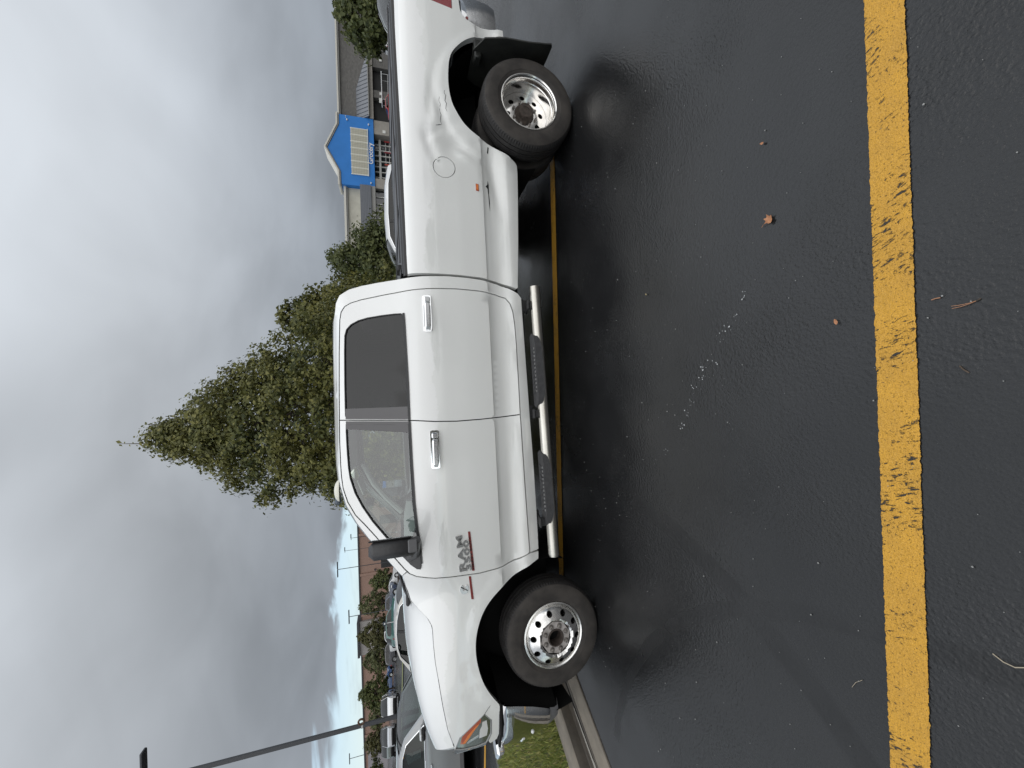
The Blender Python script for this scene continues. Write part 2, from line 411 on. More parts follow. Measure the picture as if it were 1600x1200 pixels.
# ================================================================== THE PICKUP
X0, Y0, YAW = -2.06216, 3.84997, 0.08079
truck = empty('pickup_truck', (X0, Y0, 0), YAW, 'white crew cab pickup with dual rear wheels, dented bed side and chrome step bars', 'truck')
ZP = [.30, .45, .52, .56, .60, .63, .68, .74, .795, .803, .83, 1.0, 1.2, 1.30, 1.37, 1.42, 1.455, 1.50, 1.60, 1.75, 1.88, 1.93, 1.965, 1.985, 2.0]
TP = [.93, .965, .990, 1.0, 1.0, .990, .982, .986, .998, 1.006, 1.008, 1.012, 1.008, .998, .980, .958, .938, .912, .862, .790, .733, .712, .680, .640, .58]
ZF = [.30, .45, .52, .56, .60, .63, .68, .74, .795, .803, .83, 1.0, 1.15, 1.22, 1.28, 1.33, 1.38, 1.43, 1.48, 1.52, 2.0]
TF = [.93, .965, .990, 1.0, 1.0, .990, .982, .986, .998, 1.006, 1.008, 1.010, 1.0, .985, .962, .935, .90, .86, .81, .74, .5]
FAX, RAX, RT = -0.0, 4.325, 0.40
def TT(s, z):
    k = min(1, max(0, (s - .40) / .24)); k = k * k * (3 - 2 * k)
    zz = min(max(z, .3), 2.0)
    b = k * float(np.interp(zz, ZP, TP)) + (1 - k) * float(np.interp(zz, ZF, TF))
    b -= .011 * math.exp(-((s - .72) / .55) ** 2 - ((z - .70) / .055) ** 2) + .003 * math.exp(-((z - .715) / .045) ** 2)
    if s < -.15: b -= .15 * ((-.15 - s) / .70) ** 2
    return b
def ga(s, z, cs, cz, rs, rz, rot=0.0):
    a, b = s - cs, z - cz; c, d = math.cos(rot), math.sin(rot)
    return math.exp(-(((a * c + b * d) / rs) ** 2 + ((-a * d + b * c) / rz) ** 2))
def flare(s, z, cs, cz, R):
    d = math.hypot(s - cs, (z - cz)); return .007 * max(0, min(1, (R - d) / .03)) if z > .55 else 0
def TB(s, z):                                  # bed side with the collision dents
    t = TT(s, z)
    if z > 1.30: t = t * 0 + float(np.interp(z, [1.30, 1.36, 1.40, 1.43, 1.46, 1.5], [.998, .985, .970, .945, .905, .86]))
    if z < .62: t -= .0
    t += flare(s, z, 4.43, .50, .66)
    t -= 0.0288 * ga(s, z, 3.72, .70, .27, .055, .18) + 0.0086 * ga(s, z, 3.62, .775, .20, .025, .1)
    t -= 0.0216 * ga(s, z, 3.95, 1.02, .10, .10, .7) + 0.0115 * ga(s, z, 4.07, 1.11, .05, .14, .5)
    t -= 0.0130 * ga(s, z, 3.92, 1.22, .15, .035, .3)
    t += 0.0086 * ga(s, z, 3.86, .95, .030, .09, -.6) + 0.0058 * ga(s, z, 4.00, 1.16, .018, .09, .8) + 0.0050 * ga(s, z, 4.16, 1.17, .14, .014, -.15)
    t -= 0.0115 * ga(s, z, 4.24, 1.12, .15, .028, .25) + 0.0086 * ga(s, z, 3.98, .84, .05, .05)
    t -= 0.0072 * ga(s, z, 4.36, 1.20, .20, .025, -.1)
    return t
def near(fT, d=0.0): return lambda s, z: (s, -(fT(s, z) + d), z)
def farside(fT, d=0.0): return lambda s, z: (s, fT(s, z) + d, z)
def both(name, outline, m, parent, fT=TT, d=0.0, holes=(), sp=.06, feats=(), depth=.03, ffar=None, only_near=False, parents=None):
    o = sheet(name, outline, m, parent, near(fT, d), holes, sp, feats, (0, depth, 0))
    if only_near: return o, None
    f2 = sheet(name, outline, m, parents or parent, farside(ffar or fT, d), holes, max(sp, .09), feats, (0, -depth, 0), flip=True)
    return o, f2
CREASE = [[(-.6, .795), (5.3, .795)], [(-.6, .803), (5.3, .803)], [(.3, .60), (5.3, .60)], [(.3, .63), (5.3, .63)], [(.3, .68), (5.3, .68)], [(.3, .545), (5.3, .545)],
          [(-.6, 1.30), (5.3, 1.33)], [(-.6, 1.37), (5.3, 1.38)], [(2.8, 1.42), (5.3, 1.43)]]
# ---- rear door / front door outlines
rd = [(1.744, .588), (2.30, .588), (2.48, .594), (2.58, .604), (2.645, .622), (2.690, .655), (2.716, .735), (2.735, .87), (2.745, 1.06), (2.742, 1.25), (2.734, 1.43), (2.722, 1.60), (2.702, 1.775),
      (2.684, 1.855), (2.660, 1.900), (2.620, 1.926), (2.56, 1.938), (2.30, 1.948), (2.05, 1.953), (1.775, 1.957), (1.747, 1.456), (1.727, 1.26), (1.720, 1.10), (1.724, .92), (1.734, .72)]
fd = [(1.736, .588), (1.726, .72), (1.716, .92), (1.712, 1.10), (1.719, 1.26), (1.739, 1.456), (1.767, 1.957), (1.606, 1.958), (1.435, 1.954), (1.340, 1.949), (1.250, 1.937), (1.150, 1.905), (1.050, 1.850), (.976, 1.780), (.886, 1.702),
      (.770, 1.604), (.660, 1.510), (.626, 1.474), (.608, 1.430), (.590, 1.301), (.584, 1.154), (.580, .972), (.594, .794), (.630, .649), (.655, .585), (.668, .572), (1.10, .580)]
wr = [(1.775, 1.451), (2.017, 1.453), (2.262, 1.456), (2.50, 1.464), (2.548, 1.467), (2.563, 1.478), (2.566, 1.53), (2.564, 1.62), (2.556, 1.73), (2.541, 1.80), (2.515, 1.855), (2.478, 1.890), (2.43, 1.904), (2.30, 1.909), (2.05, 1.912), (1.80, 1.912)]
wf = [(1.712, 1.450), (1.735, 1.909), (1.60, 1.906), (1.497, 1.902), (1.40, 1.896), (1.325, 1.886), (1.215, 1.853), (1.109, 1.800), (.999, 1.728), (.904, 1.651), (.775, 1.545), (.690, 1.464), (.662, 1.422), (.660, 1.402), (.680, 1.397), (.836, 1.404), (.928, 1.420), (1.126, 1.436), (1.417, 1.445)]
glass_f = [(1.66, 1.450), (1.70, 1.909), (1.60, 1.906), (1.497, 1.902), (1.40, 1.896), (1.325, 1.886), (1.215, 1.853), (1.109, 1.800), (.999, 1.728), (.904, 1.651), (.80, 1.566), (.80, 1.405), (.836, 1.404), (.928, 1.420), (1.126, 1.436), (1.417, 1.445)]
sail = [(.868, 1.417), (.80, 1.565), (.775, 1.545), (.690, 1.464), (.662, 1.422), (.660, 1.402), (.680, 1.397), (.836, 1.404)]
app_r = [(1.750, 1.452), (1.846, 1.452), (1.856, 1.912), (1.777, 1.912)]
app_f = [(1.650, 1.450), (1.735, 1.452), (1.760, 1.911), (1.698, 1.910)]
belt_r = [(1.746, 1.438), (2.02, 1.440), (2.50, 1.452), (2.566, 1.456), (2.566, 1.470), (2.50, 1.467), (2.02, 1.455), (1.747, 1.452)]
belt_f = [(.700, 1.386), (.836, 1.391), (.93, 1.407), (1.126, 1.422), (1.417, 1.431), (1.738, 1.437), (1.738, 1.452), (1.417, 1.446), (1.126, 1.437), (.93, 1.422), (.836, 1.405), (.69, 1.398)]
def inset(poly, d):
    c = np.mean(np.array(poly), 0); return [(q[0] + (d if q[0] < c[0] else -d) * 0 + (q[0] - c[0]) * d, q[1] + (q[1] - c[1]) * d) for q in poly]
for sgn in (-1, 1):
    fnw = (lambda d=0.0, s_=sgn: (lambda s, z: (s, s_ * (TT(s, z) + d), z)))
    fl = sgn > 0; spn = .055 if sgn < 0 else .09
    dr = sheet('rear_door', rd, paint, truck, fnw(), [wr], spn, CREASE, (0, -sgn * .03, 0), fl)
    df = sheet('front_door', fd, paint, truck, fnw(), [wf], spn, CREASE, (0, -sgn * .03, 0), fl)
    sheet('window', inset(wr, .02), win_dark, dr, fnw(-.008), (), .15, (), None, fl)
    sheet('window', inset(glass_f, .02), win_clear, df, fnw(-.008), (), .15, (), None, fl)
    sheet('pillar_cover', app_r, gloss_blk, dr, fnw(.004), (), .12, (), (0, -sgn * .012, 0), fl)
    sheet('pillar_cover', app_f, gloss_blk, df, fnw(.004), (), .12, (), (0, -sgn * .012, 0), fl)
    sheet('belt_moulding', belt_r, trim, dr, fnw(.007), (), .12, (), (0, -sgn * .02, 0), fl)
    sheet('belt_moulding', belt_f, trim, df, fnw(.007), (), .12, (), (0, -sgn * .02, 0), fl)
    sheet('mirror_sail', sail, mir_m, df, fnw(.010), (), .08, (), (0, -sgn * .02, 0), fl)
    # rubber seal round each glass
    for poly, dd in ((wr, dr), (wf, df)):
        ring = [(s, sgn * (TT(s, z) - .002), z) for s, z in resample(poly, .06)]
        b = MB(); b.tube(ring + ring[:1], .006, 5, False); b.build('window_seal', trim, dd)
    # handles: a recessed cup, a pull and a lock cap, all plated
    for (s0, s1, zc_, dd) in ((2.424, 2.674, 1.289, dr), (1.391, 1.641, 1.268, df)):
        plate = [(s0 - .012, zc_ - .033), (s1 + .012, zc_ - .031), (s1 + .016, zc_ - .02), (s1 + .016, zc_ + .02), (s1 + .01, zc_ + .032), (s0 - .01, zc_ + .030), (s0 - .016, zc_ + .02), (s0 - .016, zc_ - .02)]
        hp = sheet('handle', plate, chrome, dd, fnw(.006), (), .08, (), (0, -sgn * .012, 0), fl)
        b = MB(); y = sgn * (TT((s0 + s1) / 2, zc_) + .024)
        b.box(((s0 + s1) / 2 - .022, y + sgn * .012, zc_), (s1 - s0 - .055, .020, .040), bev=.008)
        b.box((s0 + .006, y - sgn * .004, zc_), (.022, .03, .038), bev=.006)
        b.build('handle_pull', chrome, hp)
        b = MB(); b.box((s1 - .022, y + sgn * .004, zc_), (.042, .026, .046), bev=.008); b.build('lock_cap', chrome, hp)
        b = MB(); b.box(((s0 + s1) / 2 - .02, y - sgn * .012, zc_ - .001), (s1 - s0 - .09, .006, .050)); b.build('handle_cup', mat('cup_grey', (.45, .46, .46), .3, .6), hp)
# cab side frame round the doors
cs = [(.605, 1.532), (.760, 1.662), (.882, 1.765), (.991, 1.845), (1.121, 1.918), (1.265, 1.962), (1.433, 1.982), (1.621, 1.990), (2.06, 1.993), (2.35, 1.993), (2.60, 1.988), (2.704, 1.972), (2.758, 1.940), (2.797, 1.867), (2.817, 1.769), (2.827, 1.66),
      (2.834, 1.54), (2.838, 1.42), (2.843, 1.31), (2.847, 1.118), (2.842, .99), (2.832, .863), (2.810, .726), (2.775, .625), (2.735, .550), (2.700, .519), (2.25, .510), (1.724, .500), (1.337, .490), (.898, .486), (.672, .488),
      (.664, .563), (1.10, .571), (1.74, .579), (2.30, .580), (2.485, .586), (2.588, .596), (2.652, .615), (2.698, .650), (2.724, .733), (2.743, .87), (2.753, 1.06), (2.750, 1.25), (2.742, 1.43), (2.730, 1.60), (2.710, 1.776),
      (2.691, 1.858), (2.666, 1.906), (2.624, 1.934), (2.56, 1.946), (2.30, 1.956), (2.05, 1.961), (1.775, 1.965), (1.606, 1.966), (1.435, 1.962), (1.336, 1.957), (1.246, 1.945), (1.146, 1.913), (1.045, 1.857), (.970, 1.787), (.880, 1.709), (.764, 1.611), (.654, 1.517), (.637, 1.500)]
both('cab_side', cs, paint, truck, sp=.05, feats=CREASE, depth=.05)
# dark door jambs seen through the shut lines
jr = [(.66, .53), (2.70, .56), (2.79, .80), (2.80, 1.5), (2.72, 1.90), (2.55, 1.955), (1.3, 1.955), (1.0, 1.80), (.66, 1.53), (.60, 1.40), (.59, .80)]
both('door_jamb', jr, gap_m, truck, d=-.034, holes=[wr, wf], sp=.12)
# front fender with wheel arch, headlamp notch at its nose
arch = [(.600, .494), (.565, .589), (.505, .703), (.444, .815), (.364, .910), (.279, .974), (.165, 1.018), (.046, 1.034), (-.077, 1.022), (-.205, .985), (-.303, .931), (-.385, .872)]
fen = [(.655, .490), (.600, .494)] + smooth_poly(arch, 2)[1:] + [(-.40, .868), (-.625, .868), (-.672, .885), (-.695, .935), (-.672, .948), (-.612, .924), (-.497, .925), (-.433, .982), (-.578, 1.166), (-.676, 1.199), (-.640, 1.202), (-.504, 1.245), (-.327, 1.275), (-.166, 1.296), (-.022, 1.316), (.111, 1.325), (.200, 1.327), (.234, 1.332), (.278, 1.356), (.341, 1.421), (.393, 1.472), (.50, 1.505), (.603, 1.524), (.630, 1.495), (.618, 1.478),
       (.600, 1.432), (.582, 1.301), (.576, 1.154), (.572, .972), (.586, .794), (.622, .649), (.648, .585), (.657, .56)]
def TFN(s, z): return TT(s, z) + flare(s, z, .03, .45, .66)
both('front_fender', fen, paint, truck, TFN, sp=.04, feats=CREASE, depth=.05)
b = MB(); b.tube([(-.41, -(TT(-.41, .90) + .0045), .885), (-.36, -(TT(-.36, .9) + .0045), .925), (-.435, -(TT(-.435, .98) + .0045), .985)], .0016, 4, False); b.build('fender_seam', gap_m, truck)
# bed side
archb = [(5.010, .552), (4.990, .66), (4.962, .757), (4.915, .86), (4.858, .930), (4.76, 1.010), (4.68, 1.036), (4.603, 1.046), (4.50, 1.052), (4.417, 1.048), (4.33, 1.035), (4.257, 1.010), (4.158, .950), (4.10, .895), (4.055, .83), (4.015, .73), (3.965, .64), (3.918, .561), (3.885, .50), (3.86, .486)]
bed = [(2.785, .545), (2.776, .557), (2.805, .640), (2.832, .725), (2.852, .863), (2.864, 1.057), (2.867, 1.24), (2.870, 1.420), (3.218, 1.426), (3.85, 1.432), (4.506, 1.446), (5.255, 1.460), (5.262, 1.36), (5.225, 1.31), (5.184, 1.16), (5.150, .990), (5.262, .990), (5.262, .935), (5.16, .925), (5.122, .905), (5.085, .862), (5.062, .812), (5.070, .70), (5.068, .555)] + smooth_poly(archb, 2) + [(3.79, .484), (3.627, .491), (3.2, .515)]
bed = list(reversed(bed))
FUEL = (3.745, 1.112)
BF = CREASE + [[(2.8, 1.40), (5.3, 1.415)]]
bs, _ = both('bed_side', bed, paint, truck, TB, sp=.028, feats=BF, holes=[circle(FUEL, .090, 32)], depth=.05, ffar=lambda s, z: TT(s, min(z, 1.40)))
sheet('fuel_door', circle(FUEL, .0845, 32), paint, bs, near(TB, -.001), (), .03, (), (0, .02, 0))
b = MB(); b.cyl((FUEL[0] + .055, -TB(*FUEL) - .001, FUEL[1] + .05), (FUEL[0] + .055, -TB(*FUEL) - .008, FUEL[1] + .05), .012, 10); b.build('fuel_door_tab', paint, bs)
b = MB(); b.cyl((FUEL[0], -TB(*FUEL) + .03, FUEL[1]), (FUEL[0], -TB(*FUEL) + .035, FUEL[1]), .1, 20); b.build('fuel_recess', gap_m, bs)
# side marker and the scrape beneath it
mk_ = sheet('side_marker', [(3.575, .838), (3.632, .838), (3.636, .862), (3.579, .862)], amb_d, bs, near(TB, .006), (), .03, (), (0, .01, 0))
sheet('marker_lens', [(3.583, .843), (3.626, .843), (3.628, .857), (3.586, .857)], amb_l, mk_, near(TB, .0085), (), .03, (), (0, .003, 0))
scr = [(3.42, .745), (3.50, .741), (3.58, .745), (3.66, .742), (3.70, .750), (3.66, .755), (3.64, .772), (3.622, .756), (3.575, .752), (3.50, .750)]
sheet('scrape', scr, scrm, bs, near(TB, .002), (), .03)
sheet('scrape', [(3.93, .735), (3.985, .728), (3.99, .738), (3.94, .745)], scrm, bs, near(TB, .002), (), .03)
for a_, b_ in (((4.34, 1.128), (4.11, 1.122)), ((4.11, 1.122), (4.095, 1.165)), ((4.40, 1.085), (4.22, 1.075))):
    q = [(a_[0] + (b_[0] - a_[0]) * t / 8, a_[1] + (b_[1] - a_[1]) * t / 8 + .006 * math.sin(t * 2.1)) for t in range(9)]
    b = MB(); b.tube([(s, -(TB(s, z) + .0005), z) for s, z in q], [.0012 + .0016 * math.sin(math.pi * t / 8) for t in range(9)], 4, False); b.build('scratch', mat('scratch_grey', (.12, .12, .12), .6), bs)
# bed interior, tonneau cover, rail caps, tailgate
b = MB(); b.box((4.06, 0, .62), (2.34, 1.80, .06)); b.box((2.89, 0, 1.0), (.04, 1.86, .80)); b.build('bed_floor', liner, truck)
for sgn in (-1, 1):
    b = MB()
    b.grid([[(s, sgn * (y), z0 + s * .0165) for s in np.linspace(2.875, 5.255, 12)] for y, z0 in ((.912, 1.372), (.905, 1.392), (.885, 1.402), (.84, 1.402), (.80, 1.385))], flip=sgn > 0)
    b.build('rail_cap', trim, truck)
b = MB(); rows = []
for s in np.linspace(2.90, 5.22, 25):
    rows.append([(s, y, 1.412 + s * .0165 + .006 * (1 - (y / .88) ** 2) + .0035 * math.sin(s * 5.2) * (1 - abs(y) / .9)) for y in np.linspace(-.868, .868, 13)])
b.grid(rows)
b.grid([[(s, -.868 - k[0], 1.412 + s * .0165 + k[1]) for k in ((0, 0), (.008, -.004), (.010, -.022))] for s in np.linspace(2.90, 5.22, 25)])
tn = b.build('tonneau_cover', tonneau_m, truck)
b = MB()
for s in (2.92, 3.45, 4.05, 4.65, 5.2): b.box((s, 0, 1.421 + s * .0165), (.05, 1.70, .008), bev=.003)
b.build('cover_rib', tonneau_m, tn)
b = MB(); b.tube([(3.0, -.845, 1.425 + .0495), (4.0, -.845, 1.425 + .066), (5.2, -.845, 1.425 + .0858)], .007, 6); b.build('cover_rail', mat('rail_grey', (.10, .10, .105), .35, .5), tn)
b = MB(); b.box((2.97, -.80, 1.475), (.05, .035, .035), bev=.006); b.box((2.95, -.77, 1.485), (.02, .06, .02), rz=.5); b.build('cover_clamp', trim, tn)
b = MB(); b.box((5.245, 0, 1.19), (.05, 1.82, .56), bev=.02); tg = b.build('tailgate', paint, truck)
b = MB(); b.box((5.275, 0, 1.32), (.02, .24, .08), bev=.01); b.build('tailgate_handle', trim, tg)
for sgn in (-1, 1):
    tl = sheet('tail_light', [(5.154, .994), (5.262, .994), (5.262, 1.350), (5.229, 1.306), (5.188, 1.16)], red_l, truck, (lambda s, z, q=sgn: (s, q * (TT(s, z) - .004), z)), (), .05, (), (0, -sgn * .04, 0), sgn > 0)
    sheet('reverse_lens', [(5.215, 1.16), (5.255, 1.16), (5.255, 1.21), (5.222, 1.21)], clear_l, tl, (lambda s, z, q=sgn: (s, q * (TT(s, z) + .002), z)), (), .05, (), (0, -sgn * .01, 0), sgn > 0)
    b = MB(); b.box((5.27, sgn * .90, 1.175), (.03, .16, .36), bev=.008); b.build('tail_light', red_l, truck)
b = MB(); b.cyl((5.10, -(TB(5.10, .87) + .004), .868), (5.10, -(TB(5.10, .87) - .01), .868), .013, 12); b.build('rear_reflector', mat('dark_red', (.16, .012, .01), .2, 0, 1), bs)
# rear bumper
bp_ = [(5.10, -.955), (5.20, -.975), (5.36, -.94), (5.46, -.86), (5.50, -.70), (5.515, -.35), (5.52, 0)]
bp_ = bp_ + [(s, -y) for s, y in reversed(bp_[:-1])]
b = MB(); rows = []
for z, o in ((.905, -.06), (.90, -.012), (.86, 0), (.76, .006), (.66, -.004), (.60, -.03), (.595, -.08)):
    rows.append([(s + (o if 0 < i < len(bp_) - 1 else 0) * .8, y * (1 + o * .6), z) for i, (s, y) in enumerate(bp_)])
b.grid(rows); rb = b.build('rear_bumper', chrome_b, truck)
b = MB(); b.grid([[(s, y * .97, .908) for s, y in bp_], [(min(s, 5.15), y * .85, .908) for s, y in bp_]]); b.build('bumper_pad', trim, rb)
# ---- roof, windscreen, rear wall
edge = [(1.265, 1.962), (1.433, 1.982), (1.621, 1.990), (2.06, 1.993), (2.35, 1.993), (2.60, 1.988), (2.704, 1.972), (2.758, 1.940), (2.797, 1.867)]
W = [math.sin(math.pi / 2 * w) for w in np.linspace(-1, 1, 21)]
def xstrip(pts, crown, bow=0.0, off=0.0):
    b = MB()
    b.grid([[(s - bow * (1 - w * w), (TT(s, z) - off) * w, z + crown(s) * (1 - w * w * w * w) - off * .3) for w in W] for s, z in pts]); return b
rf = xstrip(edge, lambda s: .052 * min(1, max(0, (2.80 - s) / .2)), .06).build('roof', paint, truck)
wsp = [(.605, 1.532), (.760, 1.662), (.882, 1.765), (.991, 1.845), (1.121, 1.918), (1.265, 1.962)]
ws = xstrip([(s, z) for s, z in wsp], lambda s: .052, .10, .02).build('windscreen', win_ws, truck)
for sgn in (-1, 1):
    b = MB()
    b.grid([[(s - (.10 * (1 - w * w)), sgn * (TT(s, z)) * w, z + .052 * (1 - w ** 4) + .001) for w in (1.0, .985, .965)] for s, z in wsp], flip=sgn < 0)
    b.build('windscreen_trim', mat('trim_greyblue', (.20, .23, .25), .25), ws)
b = MB()
zz = [(2.797, 1.867), (2.817, 1.769), (2.830, 1.60), (2.838, 1.45), (2.847, 1.15), (2.842, .95), (2.81, .72), (2.70, .52)]
b.grid([[(s, TT(s, z) * w, z) for w in np.linspace(-1, 1, 9)] for s, z in zz]); rw = b.build('cab_rear_wall', paint, truck)
b = MB(); b.grid([[(2.846 - (z - 1.5) * .05, .70 * w, z) for w in (-1, 0, 1)] for z in (1.50, 1.85)]); b.build('rear_window', win_dark, rw)
# clearance lamps on the roof's front edge
for y in (-.62, -.30, 0, .30, .62):
    sc_ = 1.25 - .12 * (1 - (y / .7) ** 2); zt = 1.962 + .050 * (1 - (y / .7) ** 4)
    b = MB(); rows = []
    for k in range(5):
        a = k / 4 * math.pi / 2
        rows.append([(sc_ + .085 * math.cos(a) * math.cos(t), y + .045 * math.cos(a) * math.sin(t), zt - .004 + .040 * math.sin(a)) for t in np.linspace(0, 2 * math.pi, 17)[:-1]])
    b.grid(rows, closed=True); b.build('clearance_lamp', mat('lamp_cream', (.72, .70, .60), .2, 0, .8), rf)
b = MB(); b.box((1.13, -.44, 2.012), (.09, .06, .045), bev=.015); b.build('roof_sensor', mat('sensor_blue', (.07, .09, .12), .3), rf)
# ---- hood
he = [(-.655, 1.205), (-.504, 1.249), (-.327, 1.279), (-.166, 1.300), (-.022, 1.320), (.111, 1.329), (.200, 1.331), (.236, 1.337), (.281, 1.362), (.345, 1.427), (.397, 1.478), (.500, 1.508)]
sc_n = np.linspace(-1.0, .50, len(he)); hs = [-1.0, -.95, -.897, -.805, -.672, -.592, -.442, -.331, -.23, -.10, 0, .187, .50]; hz = [1.205, 1.272, 1.322, 1.366, 1.405, 1.428, 1.460, 1.482, 1.491, 1.502, 1.507, 1.513, 1.520]
Wh = [-1, -.985, -.96, -.92, -.87, -.80, -.70, -.60, -.50, -.40, -.30, -.2, 0, .2, .3, .4, .5, .6, .7, .8, .87, .92, .96, .985, 1]
b = MB(); rows = []
for i, (s, z) in enumerate(he):
    row = []; t = TT(s, z) - .002; ck = s + (sc_n[i] - s) * .72
    for w in Wh:
        sw = s + (sc_n[i] - s) * (1 - w * w); zc2 = float(np.interp(sw, hs, hz)); zc2 = max(zc2, z)
        dome = .022 * max(0, 1 - abs(abs(w) - .30) / .22) * min(1, (i) / 3)
        row.append((sw, t * w, z + (zc2 - z) * (1 - abs(w) ** 4.5) + dome * (1 - abs(w))))
    rows.append(row)
b.grid(rows); hd = b.build('hood', paint, truck, True, 60)
# nose under the hood: lip, grille, headlamps
b = MB(); lip = rows[0]
b.grid([lip, [(p[0] - .012, p[1], p[2] - .03) for p in lip], [(p[0] - .005 + .02, p[1] * .99, p[2] - .05) for p in lip]]); b.build('hood_lip', paint, hd)
gp = [(-.675 + .0, -.87), (-.80, -.78), (-.885, -.64), (-.955, -.45), (-.99, -.2), (-1.0, 0)]; gp = gp + [(s, -y) for s, y in reversed(gp[:-1])]
b = MB(); b.grid([[(s + .02, y, z) for s, y in gp] for z in (.90, 1.17)]); gr = b.build('grille', liner, truck)
b = MB()
for z in (.925, 1.145): b.tube([(s + .005, y, z) for s, y in gp if abs(y) < .66], .025, 8)
for y in (-.64, 0, .64): b.tube([(float(np.interp(abs(y), [0, .45, .64], [-1.0, -.955, -.885])), y, z) for z in (.92, 1.15)], .028, 8)
b.tube([(s - .002, y, 1.035) for s, y in gp if abs(y) < .66], .026, 8); b.build('grille_bar', chrome, gr)
hl = [(-.433, .982), (-.497, .931), (-.606, .930), (-.655, .953), (-.678, .966), (-.690, 1.04), (-.690, 1.12), (-.678, 1.196), (-.580, 1.162)]
for sgn in (-1, 1):
    fnw = (lambda d=0.0, s_=sgn: (lambda s, z: (s, s_ * (TT(s, z) + d), z))); fl = sgn > 0
    h_ = sheet('headlight', hl, lamp_glass, truck, fnw(-.006), (), .03, (), (0, -sgn * .04, 0), fl)
    b = MB(); b.grid([[(s - .004, sgn * y, z) for s, y in ((-.688, .872), (-.80, .782), (-.885, .65))] for z in (.962, 1.05, 1.19)], flip=not fl); b.build('headlight_front', lamp_glass, h_)
    sheet('turn_lens', [(-.462, 1.008), (-.495, 1.008), (-.550, 1.065), (-.640, 1.128), (-.640, 1.158), (-.582, 1.146), (-.520, 1.085)], amb_d, h_, fnw(-.003), (), .03, (), (0, -sgn * .004, 0), fl)
    sheet('turn_reflector', [(-.505, 1.022), (-.548, 1.058), (-.640, 1.122), (-.642, 1.142), (-.580, 1.105), (-.515, 1.045)], amb_l, h_, fnw(-.0005), (), .03, (), (0, -sgn * .004, 0), fl)
    sheet('lamp_reflector', [(-.492, .965), (-.560, .955), (-.618, .962), (-.625, 1.020), (-.560, 1.015), (-.530, 1.000), (-.498, .998)], clear_l, h_, fnw(-.003), (), .03, (), (0, -sgn * .004, 0), fl)
    rib = [(-.600, 1.024), (-.612, 1.024), (-.650, 1.105), (-.640, 1.110)]
    sheet('lamp_divider', rib, chrome, h_, fnw(-.003), (), .03, (), (0, -sgn * .004, 0), fl)
    bzl = resample(hl, .04); b = MB(); b.tube([(s, sgn * (TT(s, z) - .003), z) for s, z in bzl + bzl[:1]], .005, 5, False); b.build('headlight_bezel', mat('bezel_grey', (.30, .31, .31), .3), h_)
# front bumper: chrome skin, dark upper step, black valance
fp = [(-.425, -.975), (-.50, -.978), (-.60, -.960), (-.70, -.915), (-.78, -.85), (-.845, -.78), (-.905, -.66), (-.95, -.45), (-.985, -.2), (-.99, 0)]
fp = fp + [(s, -y) for s, y in reversed(fp[:-1])]
def bump_rows(prof, path=fp):
    rows = []
    for z, o, cut in prof:
        row = []
        for s, y in path:
            s2 = s if s < -.72 else -.72 + (s + .72) * (.295 - cut) / .295
            row.append((s2 - o * (1 - abs(y) / 1.6), y * (1 + o * .5), z))
        rows.append(row)
    return rows
b = MB(); b.grid(bump_rows([(.822, -.03, 0), (.838, -.012, 0), (.828, .0, 0), (.80, .008, .005), (.74, .016, .012), (.67, .016, .03), (.60, .008, .055), (.54, -.006, .085), (.49, -.022, .115), (.462, -.036, .135), (.452, -.07, .14)]), flip=True)
fb = b.build('front_bumper', chrome_b, truck, True, 50)
b = MB(); b.grid(bump_rows([(.846, -.10, 0), (.850, -.035, 0), (.835, -.018, 0), (.82, -.025, 0)]), flip=True); b.build('bumper_step', mat('step_dark', (.02, .02, .02), .35), fb)
b = MB(); b.box((-.86, -.74, .835), (.14, .16, .06), rz=-.72, bev=.015); b.build('bumper_cap', chrome, fb)
b = MB(); b.grid(bump_rows([(.458, -.055, .14), (.42, -.06, .15), (.385, -.08, .15), (.38, -.16, .15)]), flip=True); b.build('valance', grey_pl, fb)
b = MB(); b.box((-.70, -.925, .60), (.03, .02, .024), rz=-.55, bev=.008); b.build('bumper_sensor', mat('sensor_white', (.75, .76, .76), .3), fb)
b = MB(); b.box((-.80, -.842, .66), (.08, .016, .03), rz=-.75, bev=.008); b.build('fog_lamp', clear_l, fb)
b = MB(); b.box((-.50, -.965, .862), (.22, .05, .016)); b.box((-.66, -.92, .862), (.16, .06, .016), rz=-.4); b.build('bumper_gap', gap_m, fb)
# ---- cowl and wipers between hood and glass
b = MB(); b.grid([[(.40 + .10 * w * w - .0, .80 * w, 1.480) for w in np.linspace(-1, 1, 13)], [(.62 - .12 * (1 - w * w), .84 * w, 1.50 + .03 * (1 - w * w)) for w in np.linspace(-1, 1, 13)]]); b.build('cowl', trim, truck)
b = MB(); b.tube([(.40, -.70, 1.50), (.44, -.40, 1.545), (.46, .05, 1.555)], .008, 6); b.tube([(.36, -.745, 1.478), (.42, -.66, 1.515), (.52, -.50, 1.555)], .012, 6); b.box((.375, -.735, 1.492), (.11, .06, .03), rz=.3, bev=.01); b.build('wiper', trim, truck)
# ---- wheel-arch liners and underbody
def well(cs_, cz, R, yo, yi, name):
    for sgn in (-1, 1):
        b = MB(); an = np.linspace(-.35, math.pi + .35, 22)
        b.grid([[(cs_ + R * math.cos(a), sgn * y, cz + R * math.sin(a)) for a in an] for y in (yo, yi)], flip=sgn < 0)
        b.add([(cs_ + R * math.cos(a), sgn * yi, cz + R * math.sin(a)) for a in an], [tuple(range(len(an)))])
        for k in range(7): b.box((cs_ - .22 + .05 * k, sgn * (yo - .12), cz + math.sqrt(max(0, R * R - (.22 - .05 * k) ** 2)) - .012), (.022, .16, .02), bev=.004)
        b.build(name, liner, truck)
well(.0, .46, .585, .945, .50, 'wheel_well'); well(4.42, .50, .575, .955, .38, 'wheel_well')
